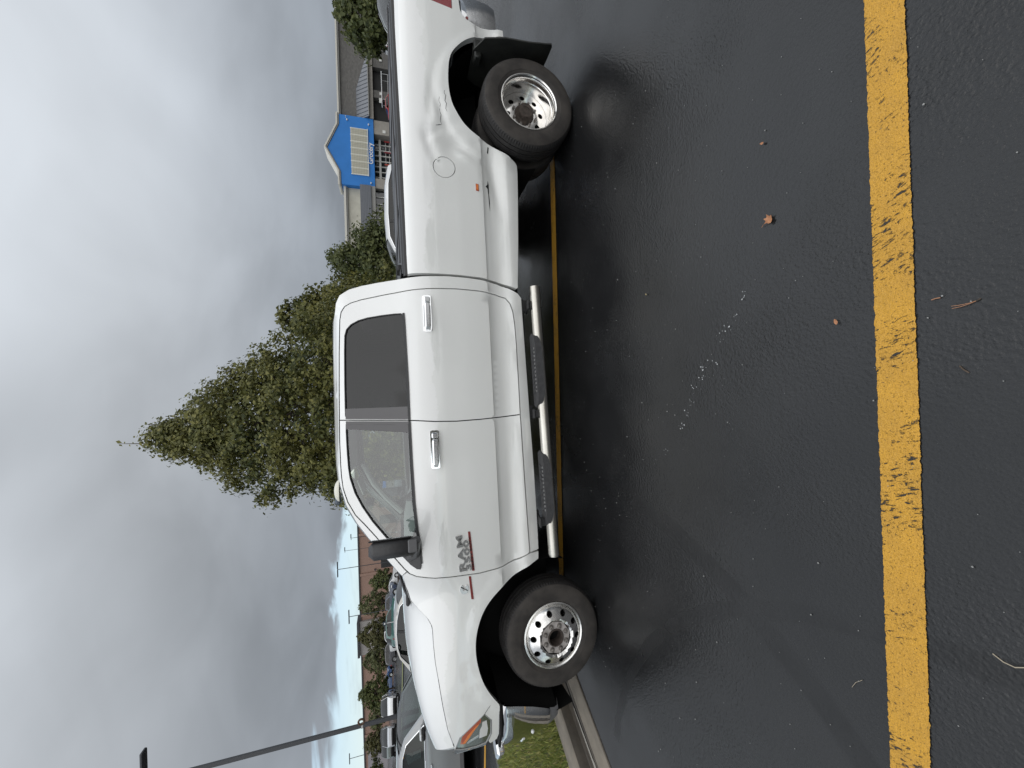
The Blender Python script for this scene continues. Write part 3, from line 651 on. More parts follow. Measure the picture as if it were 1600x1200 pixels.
# the torn edge of the front liner
b = MB(); pth = [(-.395, .862), (-.44, .80), (-.49, .70), (-.525, .60), (-.55, .52), (-.57, .44), (-.585, .385)]
b.grid([[(s + d, -y, z) for s, z in pth] for d, y in ((0, .945), (.02, .91), (.10, .80), (.14, .55))]); b.build('arch_flap', liner, truck)
b = MB()
for sgn in (-1, 1):
    b.box((2.2, sgn * .45, .60), (5.6, .09, .17)); b.box((2.0, sgn * .70, .56), (2.3, .30, .12)); b.box((1.7, sgn * .90, .515), (2.0, .10, .05))
b.box((1.6, 0, .66), (2.3, 1.7, .10)); b.box((.1, 0, .62), (1.0, .7, .35)); b.box((4.2, 0, .66), (2.1, 1.6, .05)); b.cyl((.3, .05, .50), (4.2, 0, .42), .05, 10)
b.box((2.9, -.25, .52), (.9, .5, .22), bev=.03); b.cyl((3.0, .55, .48), (4.9, .6, .50), .05, 8)
b.build('chassis', liner, truck)
b = MB(); b.cyl((0, -.75, .40), (0, .75, .40), .05, 10); b.box((0.05, .2, .40), (.25, .3, .28), bev=.05); b.build('front_axle', liner, truck)
b = MB(); b.cyl((RAX, -.95, .40), (RAX, .95, .40), .06, 10); b.box((RAX, 0, .40), (.36, .36, .36), bev=.1); b.build('rear_axle', liner, truck)
# ---- wheels
def tyre_prof(w, r):
    h = w / 2
    return [(-h * .80, .232), (-h * .98, .262), (-h * 1.03, .300), (-h * 1.0, .345), (-h * .93, .376), (-h * .82, r - .009), (-h * .70, r - .003), (-h * .46, r), (-h * .45, r - .011), (-h * .38, r - .011), (-h * .37, r), (-h * .06, r + .001), (-h * .05, r - .011),
            (h * .05, r - .011), (h * .06, r + .001), (h * .37, r), (h * .38, r - .011), (h * .45, r - .011), (h * .46, r), (h * .70, r - .003), (h * .82, r - .009), (h * .885, r - .017), (h * .93, .376), (h * .955, .366), (h * .965, .364), (h * 1.0, .345), (h * 1.03, .300), (h * 1.015, .275), (h * .99, .272), (h * .98, .262), (h * .90, .246), (h * .80, .232)]
def make_tyre(w, parent, y0, sgn):
    pr = tyre_prof(w, RT); n = len(pr)
    def wob(j, k): return (-.006 if (k % 2) else 0) if j in (5, 6, 19, 20, 21) else 0
    b = lathe(pr, 216, wob, y0, sgn); vs = b.v; fs = b.f
    fm = []
    for f in fs:
        j = min(i // 216 for i in f); fm.append(1 if 5 <= j <= 20 else 0)
    return mk('tyre', vs, fs, None, parent, True, 28, [rubber, tread_m], fm)
def disc_sheet(name, ro, ri, holes, prof, m, parent, y0, sgn, sp, depth):
    pa = [p[0] for p in prof]; pb = [p[1] for p in prof]
    fn = lambda x, z: (x, y0 + sgn * float(np.interp(math.hypot(x, z), pa, pb)), z)
    return sheet(name, circle((0, 0), ro, 72), m, parent, fn, [circle((0, 0), ri, 36)] + holes, sp, [], (0, -sgn * depth, 0), sgn > 0, 40)
def front_wheel(sgn):
    w = empty('front_wheel', (FAX, 0, RT), 0); w.parent = truck
    yc = sgn * .862
    make_tyre(.248, w, yc, sgn)
    yl = yc + sgn * .108
    rb_ = lathe([(-.22, .228), (-.02, .224), (.0, .236), (.006, .247), (.011, .246), (.013, .238), (.006, .230), (-.012, .226)], 72, None, yl, sgn).build('rim', alu, w)
    hs_ = [circle((.181 * math.cos(a), .181 * math.sin(a)), .0225, 16) for a in [2 * math.pi * (k + .35) / 10 for k in range(10)]]
    dp = [(0, .052), (.118, .052), (.126, .052), (.130, .062), (.139, .064), (.146, .058), (.20, .030), (.226, -.006)]
    disc_sheet('rim_disc', .226, .122, hs_, dp, alu, rb_, yl, sgn, .016, .03)
    b = MB(); n = 16; poly = [((.121 if k % 2 == 0 else .112) * math.cos(2 * math.pi * (k + .5) / n), (.121 if k % 2 == 0 else .112) * math.sin(2 * math.pi * (k + .5) / n)) for k in range(n)]
    fl_ = sheet('hub_flange', poly, flange, w, lambda x, z: (x, yl + sgn * .046, z), [circle((0, 0), .060, 28)], .03, (), (0, -sgn * .03, 0), sgn > 0)
    lathe([(-.06, .118), (.020, .118), (.040, .126)], 40, None, yl, sgn).build('flange_seat', liner, w)
    lathe([(.050, .066), (.056, .064), (.056, .057), (.048, .055), (.0, .053), (-.05, .050), (-.052, .0)], 32, None, yl, sgn).build('hub_bore', rust, w)
    for k in range(8):
        a = 2 * math.pi * (k + .5) / 8; x, z = .0905 * math.cos(a), .0905 * math.sin(a)
        b = MB(); b.add(*[(lambda o: (o.v, o.f))(lathe([(.047, .0185), (.050, .0185), (.050, .0155), (.052, .0145), (.066, .0135), (.068, .0095), (.062, .006), (.062, 0)], 6 * 2, None, 0, sgn))][0])
        b.v = [(p[0] + x, p[1] + yl, p[2] + z) for p in b.v]; b.build('lug_nut', nutm, w)
    lathe([(-.03, .20), (-.03, .0)], 40, None, yl, sgn).build('brake_drum', liner, w)
    return w
def rear_wheel(sgn):
    w = empty('rear_wheel', (RAX, 0, RT), 0); w.parent = truck
    yo = sgn * 1.040; yi = sgn * .725
    make_tyre(.232, w, yo, sgn); make_tyre(.232, w, yi, sgn)
    yl = yo + sgn * .100; D = .150
    rb_ = lathe([(-.23, .226), (-D - .01, .208), (-D, .210), (-D + .03, .2135), (-.055, .219), (-.05, .224), (-.02, .227), (-.008, .233), (.0, .240), (.006, .247), (.011, .246), (.012, .239), (.005, .233)], 96, None, yl, sgn).build('rim', alu_rear, w)
    hs_ = [circle((.150 * math.cos(a), .150 * math.sin(a)), .023, 16) for a in [2 * math.pi * (k + .1) / 8 for k in range(8)]]
    dp = [(0, -D + .012), (.085, -D + .012), (.10, -D + .016), (.125, -D + .014), (.175, -D + .003), (.209, -D + .0)]
    disc_sheet('rim_disc', .2085, .086, hs_, dp, alu_rear, rb_, yl, sgn, .018, .03)
    lathe([(-D - .02, .095), (-D + .014, .088), (-D + .022, .084), (-D + .030, .074), (-D + .060, .070), (-D + .068, .062), (-D + .070, .030), (-D + .066, .028), (-D + .066, 0)], 24, lambda j, k: (-.005 if k % 3 == 0 and 2 <= j <= 4 else 0), yl, sgn).build('hub_cap', rust, w)
    for k in range(8):
        a = 2 * math.pi * (k + .5) / 8; x, z = .104 * math.cos(a), .104 * math.sin(a)
        b = MB(); b.cyl((x, yl - sgn * (D - .01), z), (x, yl - sgn * (D - .030), z), .0125, 6); b.build('lug_nut', nutm, w)
    lathe([(-D - .05, .20), (-D - .05, .0)], 40, None, yl, sgn).build('brake_drum', liner, w)
    lathe([(.105, .232), (.10, .0)], 40, None, yi, sgn).build('inner_disc', liner, w)
    return w
for sgn in (-1, 1): front_wheel(sgn); rear_wheel(sgn)
# ---- mud flaps, step bars, mirrors
for sgn in (-1, 1):
    b = MB(); rows = []
    for s, z, w0, w1 in ((4.80, .830, .74, 1.03), (4.79, .76, .70, 1.16), (4.785, .60, .66, 1.205), (4.785, .40, .66, 1.215), (4.80, .25, .66, 1.22), (4.815, .20, .67, 1.215), (4.82, .185, .69, 1.19)):
        rows.append([(s + (.012 if q in (2,) else 0), sgn * (w0 + (w1 - w0) * q / 4), z) for q in range(5)])
    b.grid(rows); k = [[(p[0] + .012, p[1], p[2]) for p in r] for r in rows]; b.grid(k, flip=True)
    b.grid([[r[0] for r in rows], [r[0] for r in k]]); b.grid([[r[-1] for r in rows], [r[-1] for r in k]]); b.grid([rows[-1], k[-1]]); b.grid([rows[0], k[0]])
    b.box((4.83, sgn * .98, .79), (.16, .10, .06), bev=.01)
    b.build('mud_flap', fl_rub, truck, True, 40)
    yb = sgn * 1.085
    b = MB(); b.tube([(.640, yb, .402), (.66, yb, .402), (1.7, yb, .417), (2.752, yb, .431), (2.766, yb, .431)], [.040, .043, .043, .043, .041], 24); sb = b.build('step_bar', satin, truck)
    for (s0, s1) in ((1.788, 2.386), (.868, 1.452)):
        b = MB(); zc2 = lambda s: .402 + (s - .66) * .0138
        def oct_(s0, s1, y0, y1, c=.10): return [(s0, y0), (s0 + c, y1), (s1 - c, y1), (s1, y0), (s1 - .02, y0 - .03), (s0 + .02, y0 - .03)]
        top = [(s0 + .02, -.065), (s1 - .02, -.065), (s1, -.02), (s1 - .03, .035), (s1 - .12, .052), (s0 + .12, .052), (s0 + .03, .035), (s0, -.02)]
        b.prism(top, lambda q: (q[0], yb + sgn * q[1], zc2(q[0]) + .050), lambda q: (q[0], yb + sgn * (q[1] + (.004 if q[1] > 0 else 0)), zc2(q[0]) + .012 - (.02 if q[1] > .045 else 0)))
        for k in range(9):
            sx_ = s0 + .13 + (s1 - s0 - .26) * k / 8
            b.box((sx_, yb - sgn * .012, zc2(sx_) + .053), (.018, .06, .006), rz=.5 * (1 if k < 4.5 else -1))
        b.build('step_pad', pad_m, sb, True, 30)
        b = MB()
        for k in range(12):
            sx_ = s0 + .13 + (s1 - s0 - .26) * k / 11; b.box((sx_, yb + sgn * .030, zc2(sx_) + .0545), (.018, .016, .008), bev=.003)
        b.build('tread_stud', mat('stud_grey', (.16, .16, .16), .4), sb)
    for s in (.90, 1.74, 2.62):
        b = MB(); b.box((s, sgn * 1.0, .475), (.07, .19, .012), rx=sgn * .25); b.box((s + .02, sgn * .955, .495), (.10, .02, .07), bev=.005); b.box((s, sgn * 1.06, .462), (.06, .05, .05), bev=.01); b.build('step_bracket', mat('bracket_dark', (.02, .02, .021), .5), sb)
    # upright tow mirror on a two-leg arm
    b = MB(); yc = sgn * 1.205
    mz = -sgn * .27; b.box((.905, yc, 1.58), (.115, .255, .305), rz=mz, bev=.032); mr = b.build('mirror', mir_m, truck, True, 50)
    b = MB(); b.box((.905 + .062 * math.cos(mz), yc + .062 * math.sin(mz), 1.60), (.006, .20, .23), rz=mz, bev=.002); b.build('mirror_glass', mat('mirror_silver', (.7, .72, .73), .03, 1.0), mr)
    b = MB(); b.box((.905 + .057 * math.cos(mz), yc + .057 * math.sin(mz), 1.60), (.010, .232, .265), rz=mz, bev=.004); b.build('mirror_frame', trim, mr)
    b = MB(); b.box((.940, sgn * 1.330, 1.462), (.080, .014, .060), rz=mz, bev=.012); b.build('mirror_marker', grey_pl, mr)
    b = MB(); b.tube([(.912, sgn * 1.12, 1.432), (.84, sgn * 1.04, 1.425), (.765, sgn * .965, 1.428), (.74, sgn * .935, 1.48)], [.032, .026, .026, .03], 8); b.box((.80, sgn * .955, 1.445), (.11, .05, .07), bev=.015); b.tube([(.90, sgn * 1.12, 1.475), (.83, sgn * 1.0, 1.50), (.80, sgn * .935, 1.50)], .02, 8); b.build('mirror_arm', mat('arm_grey', (.09, .09, .092), .45), mr)
# ---- badges
Mt = lambda s, z, ang, d=.001: Matrix.Translation((s, -(TT(s, z) + d), z)) @ Matrix.Rotation(math.pi / 2, 4, 'X') @ Matrix.Rotation(ang, 4, 'Z')
bd = sheet('badge_plate', [(.602, 1.012), (.888, 1.033), (.890, 1.050), (.604, 1.031)], red_pl, truck, near(TT, .004), (), .06, (), (0, .006, 0))
A = .078
text_mesh('badge_lettering', 'RAM', .066, .007, badge_m, bd, Mt(.607, 1.078, A, .004), .0012, 1.84, space=1.16)
text_mesh('badge_lettering', '3500', .055, .007, badge_m, bd, Mt(.607, 1.037, A, .004), .0010, 1.94, space=1.08)
text_mesh('badge_lettering', 'HEAVY DUTY', .021, .001, gap_m, bd, Mt(.612, 1.0165, A - .005, .006), .0005, 1.75, space=1.12)
be = sheet('badge_plate', [(.399, 1.028), (.564, 1.042), (.566, 1.058), (.401, 1.045)], red_pl, truck, near(TT, .004), (), .06, (), (0, .006, 0))
bgC = []
for k in range(15):
    a = .55 + (2 * math.pi - 1.1) * k / 14; bgC.append((a))
oc = [(.480 + .036 * math.cos(a), 1.094 + .032 * math.sin(a)) for a in bgC] + [(.482 + .015 * math.cos(a), 1.094 + .012 * math.sin(a)) for a in reversed(bgC)]
oc = list(oc); 
if sum(oc[i][0] * oc[(i + 1) % len(oc)][1] - oc[(i + 1) % len(oc)][0] * oc[i][1] for i in range(len(oc))) < 0: oc.reverse()
sheet('badge_emblem', oc, chrome, be, near(TT, .006), (), .02, (), (0, .008, 0))
b = MB(); b.tube([(.468, -(TT(.468, 1.075) + .008), 1.070), (.500, -(TT(.5, 1.1) + .008), 1.120)], .003, 5); b.build('emblem_stroke', gap_m, be)
# ---- cabin
b = MB()
b.box((1.75, 0, .70), (2.0, 1.7, .10)); b.build('cabin_floor', cab_dk, truck)
b = MB(); rows = []
for s, z, k in ((.62, 1.48, 1), (.70, 1.475, 1), (.86, 1.44, 1), (.98, 1.40, 1), (1.04, 1.30, 1), (1.02, 1.05, 1), (.95, .8, 1)): rows.append([(s - .08 * (1 - (w ** 2)), .80 * w, z + .012 * (1 - w * w)) for w in np.linspace(-1, 1, 9)])
b.grid(rows); b.build('dashboard', cab_in, truck)
b = MB(); cst = Vector((1.16, -.40, 1.30)); ax = Vector((.86, 0, .5)).normalized(); uu = Vector((0, 1, 0)); vv = ax.cross(uu)
ring = [cst + (uu * math.cos(t) + vv * math.sin(t)) * .19 for t in np.linspace(0, 2 * math.pi, 25)]
b.tube(ring, .017, 8, False); b.tube([cst - uu * .18, cst, cst + uu * .18], .02, 6); b.tube([cst, cst - vv * .18], .02, 6); b.tube([cst, cst - ax * .2], .045, 8); b.build('steering_wheel', cab_dk, truck)
for y in (-.42, .42):
    b = MB(); b.box((1.62, y, 1.02), (.50, .52, .18), bev=.06); b.box((1.86, y, 1.30), (.17, .50, .58), ry=.22, bev=.06); b.box((1.945, y, 1.66), (.11, .28, .20), ry=.15, bev=.045); b.build('front_seat', cab_in, truck)
b = MB(); b.box((2.50, 0, 1.02), (.50, 1.4, .18), bev=.05); b.box((2.72, 0, 1.30), (.14, 1.4, .55), ry=.12, bev=.05); b.build('rear_seat', cab_in, truck)
xstrip([(1.30, 1.945), (1.6, 1.955), (2.3, 1.955), (2.68, 1.93), (2.76, 1.85)], lambda s: .045, .03, .02).build('headliner', cab_lt, truck)
b = MB(); b.box((.985, .06, 1.80), (.035, .26, .085), bev=.02); b.tube([(.93, .06, 1.90), (.975, .06, 1.83)], .01, 5); b.build('inside_mirror', cab_dk, truck)
for sgn in (-1, 1):
    for pts, r in (([(.70, sgn * .80, 1.50), (.88, sgn * .745, 1.66), (1.06, sgn * .685, 1.79), (1.30, sgn * .62, 1.895)], [.035, .032, .03, .028]), ([(1.74, sgn * .84, 1.42), (1.75, sgn * .66, 1.90)], .036), ([(2.66, sgn * .80, 1.42), (2.62, sgn * .62, 1.86)], .05)):
        b = MB(); b.tube(pts, r, 8); b.build('pillar_trim', cab_lt, truck)
    b = MB(); b.box((1.70, sgn * .90, 1.15), (1.95, .06, .50), bev=.02); b.build('door_card', cab_in, truck)
    b = MB(); b.tube([(1.00, sgn * .70, 1.77), (1.08, sgn * .675, 1.80), (1.18, sgn * .65, 1.855)], .012, 6); b.build('grab_handle', cab_dk, truck)
b = MB(); b.box((1.12, -.25, 1.885), (.16, .40, .018), ry=-.35, bev=.006); b.box((1.12, .33, 1.885), (.16, .40, .018), ry=-.35, bev=.006); b.build('sun_visor', cab_lt, truck)
# ================================================================== THE GROUND
def hg(x, y):
    a = -x - 4.0; s = (a + math.sqrt(a * a + 1.0)) / 2; s = min(s, 92.0)
    t = min(1, max(0, (y - 3.0) / 6.0)); t = t * t * (3 - 2 * t)
    return .062 * s * t
KP = Vector((-2.7427, 3.2985)); KD = Vector((.4783, .8782)); KN = Vector((-.8782, .4783))
def kpt(n, k): q = KP + KN * n + KD * k; return (q.x, q.y)
asp = mat('wet_asphalt', (0.020, 0.020, 0.021), 0.4, spec=0.5); g = G(asp); v = g.coord('Object')
big = g.noise(v, .55, 4, .55, .4); mid = g.noise(v, 3.0, 5, .6)
patch = g.rng(g.math('ADD', g.math('MULTIPLY', big, .7), g.math('MULTIPLY', mid, .3)), .42, .60)
spk_ = g.rng(g.noise(v, 260, 2), .70, .76, 0, .30)
g.set('Base Color', g.mix(spk_, g.mix(g.rng(g.noise(v, 220, 3), .3, .7), g.mix(patch, (.010, .0103, .011), (.015, .0153, .016)), g.mix(patch, (.018, .0183, .019), (.027, .0274, .0285))), (.16, .16, .16)))
g.set('Roughness', g.rng(g.math('ADD', g.math('MULTIPLY', patch, .75), g.math('MULTIPLY', g.noise(v, 60, 3), .25)), 0.1, .9, .15, .30))
hN = g.noise(g.coord('Object', (1, .8, 1)), 58, 3, .5, .3); hV = g.rng(g.voro(v, 95, 'SMOOTH_F1'), 0, .6, 1, 0); hF = g.noise(v, 210, 3, .6)
amp = g.rng(g.noise(v, 1.1, 3, .5), .40, .68, .25, .90, True)
h = g.math('ADD', g.math('MULTIPLY', hN, 1.0), g.math('ADD', g.math('MULTIPLY', hV, .55), g.math('MULTIPLY', hF, .42)))
sxy = g.n('ShaderNodeSeparateXYZ'); g.l(v, sxy.inputs[0])
def arc(cx, cy, R, w):
    ddx = g.math('SUBTRACT', sxy.outputs[0], cx); ddy = g.math('SUBTRACT', sxy.outputs[1], cy)
    d_ = g.math('SQRT', g.math('ADD', g.math('MULTIPLY', ddx, ddx), g.math('MULTIPLY', ddy, ddy)))
    d_ = g.math('ABSOLUTE', g.math('SUBTRACT', g.math('ADD', d_, g.math('MULTIPLY', g.noise(v, 5, 3), .03)), R))
    return g.math('MULTIPLY', g.rng(d_, w * .55, w, 1, 0, True), g.rng(g.noise(v, 2.2, 3), .40, .55, .25, 1))
trk = g.math('MAXIMUM', arc(-3.4, 2.6, 2.61, .075), arc(-3.2, .30, 2.42, .05))
bc = g.b.inputs['Base Color'].links[0].from_socket; g.set('Base Color', g.mix(g.math('MULTIPLY', trk, .55), bc, (.007, .007, .0075)))
rc = g.b.inputs['Roughness'].links[0].from_socket; g.set('Roughness', g.math('ADD', rc, g.math('MULTIPLY', trk, .16)))
g.set('Normal', g.bump(g.math('MULTIPLY', h, amp), .62, .007))
def ladder(lo, hi, c, first, gr):
    out = [c]; d = first; x = c
    while x < hi: x += d; d *= gr; out.append(min(x, hi))
    d = first; x = c
    while x > lo: x -= d; d *= gr; out.insert(0, max(x, lo))
    return out
gx = ladder(-420, 420, 0, .6, 1.07); gy = ladder(-300, 520, 4, .5, 1.07)
b = MB(); b.grid([[(x, y, hg(x, y)) for x in gx] for y in gy]); tag(b.build('asphalt', asp), kind='structure')
# painted lines
yel = mat('yellow_line_paint', (.55, .33, .06), .6); g = G(yel); v = g.coord('Object')
uv = g.n('ShaderNodeAttribute'); uv.attribute_name = 'across'; ac = uv.outputs['Fac']
rot = g.coord2(-1.95, (1.0, 2.6, 1))
w1 = g.noise(rot, 34, 5, .65, .4); w2 = g.noise(v, 170, 3, .6); w3 = g.noise(v, 3.4, 3, .6); w4 = g.noise(v, 75, 3, .6)
band = g.rng(w3, .40, .64)
chip = g.math('MAXIMUM', g.math('MULTIPLY', g.rng(w1, .54, .60), g.rng(g.math('ADD', g.math('MULTIPLY', w4, .7), g.math('MULTIPLY', band, .42)), .54, .62)), g.math('MULTIPLY', g.rng(w2, .63, .67), g.rng(band, 0, 1, .45, 1)))
ycol = g.mix(g.rng(g.noise(v, 9, 5, .6), .35, .65), (.66, .345, .030), (.56, .295, .032))
ycol = g.mix(g.rng(g.noise(v, 240, 2, .6), .44, .66, 0, .62), ycol, (.33, .165, .022)); ycol = g.mix(g.rng(g.noise(v, 300, 2), .60, .72, 0, .6), ycol, (.80, .50, .12))
g.set('Base Color', g.mix(chip, ycol, (.022, .021, .020)))
edge_ = g.math('ADD', g.math('ABSOLUTE', ac), g.math('ADD', g.math('MULTIPLY', g.math('SUBTRACT', g.noise(v, 55, 3, .6), .5), .22), g.math('MULTIPLY', g.math('SUBTRACT', g.noise(v, 7, 2), .5), .06)))
al = g.rng(edge_, .945, .955, 1, 0)
g.set('Alpha', al)
g.set('Normal', g.bump(g.math('ADD', g.math('ADD', g.noise(v, 80, 3), g.math('MULTIPLY', g.noise(v, 230, 2), .5)), g.math('MULTIPLY', chip, -.5)), .8, .005))
g.set('Roughness', g.rng(w4, .3, .7, .45, .65))
def painted_line(a, c, wd, zoff=.004):
    a = Vector(a); c = Vector(c); d = (c - a); L = d.length; d /= L; nn = Vector((-d.y, d.x)); N = max(2, int(L / .15)); vs = []; fs = []
    for i in range(N + 1):
        p = a + d * L * i / N
        for k in (-1, 0, 1):
            q = p + nn * wd / 2 * 1.05 * k; vs.append((q.x, q.y, hg(q.x, q.y) + zoff))
    for i in range(N):
        for k in range(2): fs.append((i * 3 + k, i * 3 + k + 1, i * 3 + 3 + k + 1, i * 3 + 3 + k))
    o = mk('yellow_line', vs, [tuple(reversed(f)) for f in fs], yel, None, False); at = o.data.attributes.new('across', 'FLOAT', 'POINT')
    at.data.foreach_set('value', [(-1.05, 0, 1.05)[i % 3] for i in range(len(vs))]); return tag(o, kind='structure')
painted_line((-4.0, .836), (2.75, .858), .112); painted_line((-2.35, 3.625), (2.72, 3.525), .112)
painted_line((-11, 6.98), (-5.3, 7.12), .11)
# kerb and gutter in cast lengths
conc = mottled('kerb_concrete', (.25, .218, .175), (.19, .168, .138), 5, .75, .35, 90); wet = mottled('wet_concrete', (.105, .090, .072), (.062, .054, .045), 6, .42, .3, 90, r2=.6)
g = G(conc); v = g.coord('Object')
st = g.rng(g.noise(v, 2.2, 5, .65, .5), .50, .66, 0, .5); f0 = g.rng(g.noise(v, 5, 5, .6), .35, .65)
g.set('Base Color', g.mix(st, g.mix(f0, (.25, .218, .175), (.185, .162, .132)), (.09, .078, .062)))
def kerb_run(prof, k0, k1, name, m, off=(0, 0)):
    b = MB(); N = max(2, int(abs(k1 - k0) / .25)); r = random.Random(int(k0 * 100) + 5)
    b.grid([[(*kpt(n + off[0] + (r.uniform(-.004, .004)), k0 + (k1 - k0) * i / N), z + hg(*kpt(n, k0 + (k1 - k0) * i / N)) + off[1]) for n, z in prof] for i in range(N + 1)])
    b.grid([[(*kpt(n, k0), z + hg(*kpt(n, k0))) for n, z in prof], [(*kpt(n, k0), -.1) for n, z in prof]])
    return b.build(name, m, None, True, 30)
kerb = empty('kerb', (*kpt(0, 0), 0)); tag(kerb, kind='structure')
KM = kerb.matrix_basis.inverted() if False else Matrix.Translation((-KP.x, -KP.y, 0))
def kid(o):
    o.data.transform(KM); o.parent = kerb; return o
for i in range(9):
    k0 = -6.0 + i * 2.6; k1 = k0 + 2.592; c = .008 * (i % 2)
    kid(kerb_run([(.005, -.01), (.008, .010), (.10, .008), (.262, .005), (.266, -.012)], k0, k1, 'gutter_slab', conc))
    kid(kerb_run([(.272, -.012), (.276, .003), (.34, -.001), (.425, .003), (.436, .012), (.440, .05), (.446, .092), (.453, .098)], k0, k1, 'gutter_channel', wet))
    kid(kerb_run([(.452, .098), (.462, .109), (.475, .112), (.58, .114), (.695, .113), (.705, .105), (.708, .05)], k0, k1, 'kerb_stone', conc))
# water lying in the channel
waterm = mat('puddle', (.02, .02, .02), .03, 0, 0, .8)
for k0, ln, n0 in ((-.05, .75, .345), (-.42, .16, .335)):
    pts = []
    for j in range(16):
        a = 2 * math.pi * j / 16; pts.append((n0 + .016 * math.sin(a) * (1 + .3 * math.sin(3 * a)), k0 - ln / 2 + ln / 2 * math.cos(a)))
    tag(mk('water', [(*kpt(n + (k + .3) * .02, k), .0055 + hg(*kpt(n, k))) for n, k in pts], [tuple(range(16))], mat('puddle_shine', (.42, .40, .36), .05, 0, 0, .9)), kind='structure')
# grass island
IW = 3.95
soil = mottled('lawn_soil', (.055, .065, .02), (.085, .085, .03), 3, .9, .6, 60)
b = MB(); b.grid([[(*kpt(n, k), .085 + .03 * math.sin(k * .7) * math.sin((n - .7) * .73) + hg(*kpt(n, k))) for n in np.linspace(.70, IW, 14)] for k in np.linspace(-9, 20, 40)], flip=True)
b.grid([[(*kpt(IW, k), .085 + hg(*kpt(IW, k))), (*kpt(IW + .02, k), -.05)][::1] for k in np.linspace(-9, 20, 40)])
lawn = tag(b.build('lawn', soil), kind='structure')
def far_kerb():
    b = MB(); N = 60
    b.grid([[(*kpt(n, -9 + 29 * i / N), z + hg(*kpt(n, -9 + 29 * i / N))) for n, z in ((IW, .08), (IW + .01, .115), (IW + .13, .115), (IW + .15, .10), (IW + .16, 0))] for i in range(N + 1)], flip=False)
    o = b.build('far_kerb', mottled('dark_kerb', (.10, .10, .10), (.06, .06, .06), 4, .7)); return tag(o, kind='structure')
far_kerb()
gm = mat('grass_blades', (.10, .13, .03), .6); g = G(gm)
gi = g.n('ShaderNodeNewGeometry'); cr = g.n('ShaderNodeValToRGB'); g.l(gi.outputs['Random Per Island'], cr.inputs[0])
el = cr.color_ramp.elements; el[0].position = 0; el[0].color = (.08, .12, .025, 1); el[1].position = 1; el[1].color = (.46, .40, .18, 1)
for p, c in ((.35, (.15, .20, .04)), (.62, (.23, .26, .06)), (.84, (.33, .31, .10))): e = el.new(p); e.color = (*c, 1)
pn = g.rng(g.noise(g.coord('Object'), 1.6, 3), .35, .65); g.set('Base Color', g.mix(g.math('MULTIPLY', pn, .45), cr.outputs[0], (.28, .29, .075)))
rg = np.random.RandomState(3); NB = 60000
n_ = .71 + (IW - .71) * rg.rand(NB) ** 1.25; k_ = -5.5 + 8.5 * rg.rand(NB) ** .95
px = KP.x + KN.x * n_ + KD.x * k_; py = KP.y + KN.y * n_ + KD.y * k_
hgv = np.array([hg(a, c) for a, c in zip(px, py)]); pz = .085 + .03 * np.sin(k_ * .7) * np.sin((n_ - .7) * .73) + hgv
hh = .035 + .045 * rg.rand(NB); th = rg.rand(NB) * 6.283; le = .6 * hh * rg.randn(NB) * .8; wd = .003 + .003 * rg.rand(NB); la = rg.rand(NB) * 6.283
ex, ey = np.cos(th) * wd, np.sin(th) * wd
A = np.stack([px - ex, py - ey, pz - .01], 1); B = np.stack([px + ex, py + ey, pz - .01], 1)
C1 = np.stack([px + ex * .7 + np.cos(la) * le * .45, py + ey * .7 + np.sin(la) * le * .45, pz + hh * .6], 1)
D1 = np.stack([px + np.cos(la) * le, py + np.sin(la) * le, pz + hh], 1)
vs = np.stack([A, B, C1, D1], 1).reshape(-1, 3); i4 = np.arange(NB) * 4
me = bpy.data.meshes.new('grass'); me.vertices.add(NB * 4); me.vertices.foreach_set('co', vs.ravel())
fc = np.stack([i4, i4 + 1, i4 + 2, i4, i4 + 2, i4 + 3], 1).ravel(); me.loops.add(NB * 6); me.loops.foreach_set('vertex_index', fc); me.polygons.add(NB * 2)
me.polygons.foreach_set('loop_start', np.arange(NB * 2) * 3); me.polygons.foreach_set('loop_total', [3] * (NB * 2)); me.update(calc_edges=True); me.materials.append(gm)
gr_ = bpy.data.objects.new('grass', me); COL.objects.link(gr_); tag(gr_, 'short yellowing green grass on the kerbed island', 'grass', kind='stuff')
# far verge of grass across the road on the left
b = MB(); b.grid([[(x, y + dy_, hg(x, y + dy_) + .10) for dy_ in (0, 2.2)] for x, y in ((-17, 42), (-25, 38), (-33, 34), (-41, 30))], flip=True)
tag(b.build('verge', mottled('verge_grass', (.14, .165, .05), (.20, .20, .075), 1.5, .9)), kind='structure')
# ------------------------------------------------------------------ litter on the asphalt
leafm = mottled('dry_leaf', (.50, .24, .12), (.30, .12, .05), 60, .6, .3)
needlem = mottled('pine_needle', (.42, .22, .13), (.30, .15, .08), 60, .6); strawm = mat('straw', (.42, .36, .27), .6); woodm = mottled('bark_chip', (.10, .07, .05), (.05, .04, .03), 60, .8)
def leaf_mesh(out, sc, curl, seed):
    V, Fc = cdt([(x * sc, y * sc) for x, y in out], [], sc * .22); r = random.Random(seed)
    return [(x, y, .006 + curl * ((x / sc) ** 2 * .5 + .6 * (y / sc) * (y / sc)) + r.uniform(0, .0012)) for x, y in V], Fc
def litter(name, vs, fs, m, loc, rz, label, cat, group=None):
    o = mk(name, vs, fs, m, None, True, 60); o.location = (loc[0], loc[1], hg(*loc) + .001); o.rotation_euler = (0, 0, rz); return tag(o, label, cat, group)
L1 = [(-1, .05), (-.55, .55), (-.35, .45), (0, .95), (.2, .55), (.85, .5), (.6, .1), (1.0, -.35), (.35, -.45), (.1, -.9), (-.25, -.55), (-.8, -.45)]
L2 = [(-1, 0), (-.5, .42), (.1, .55), (.6, .35), (1, 0), (.55, -.4), (0, -.5), (-.55, -.38)]
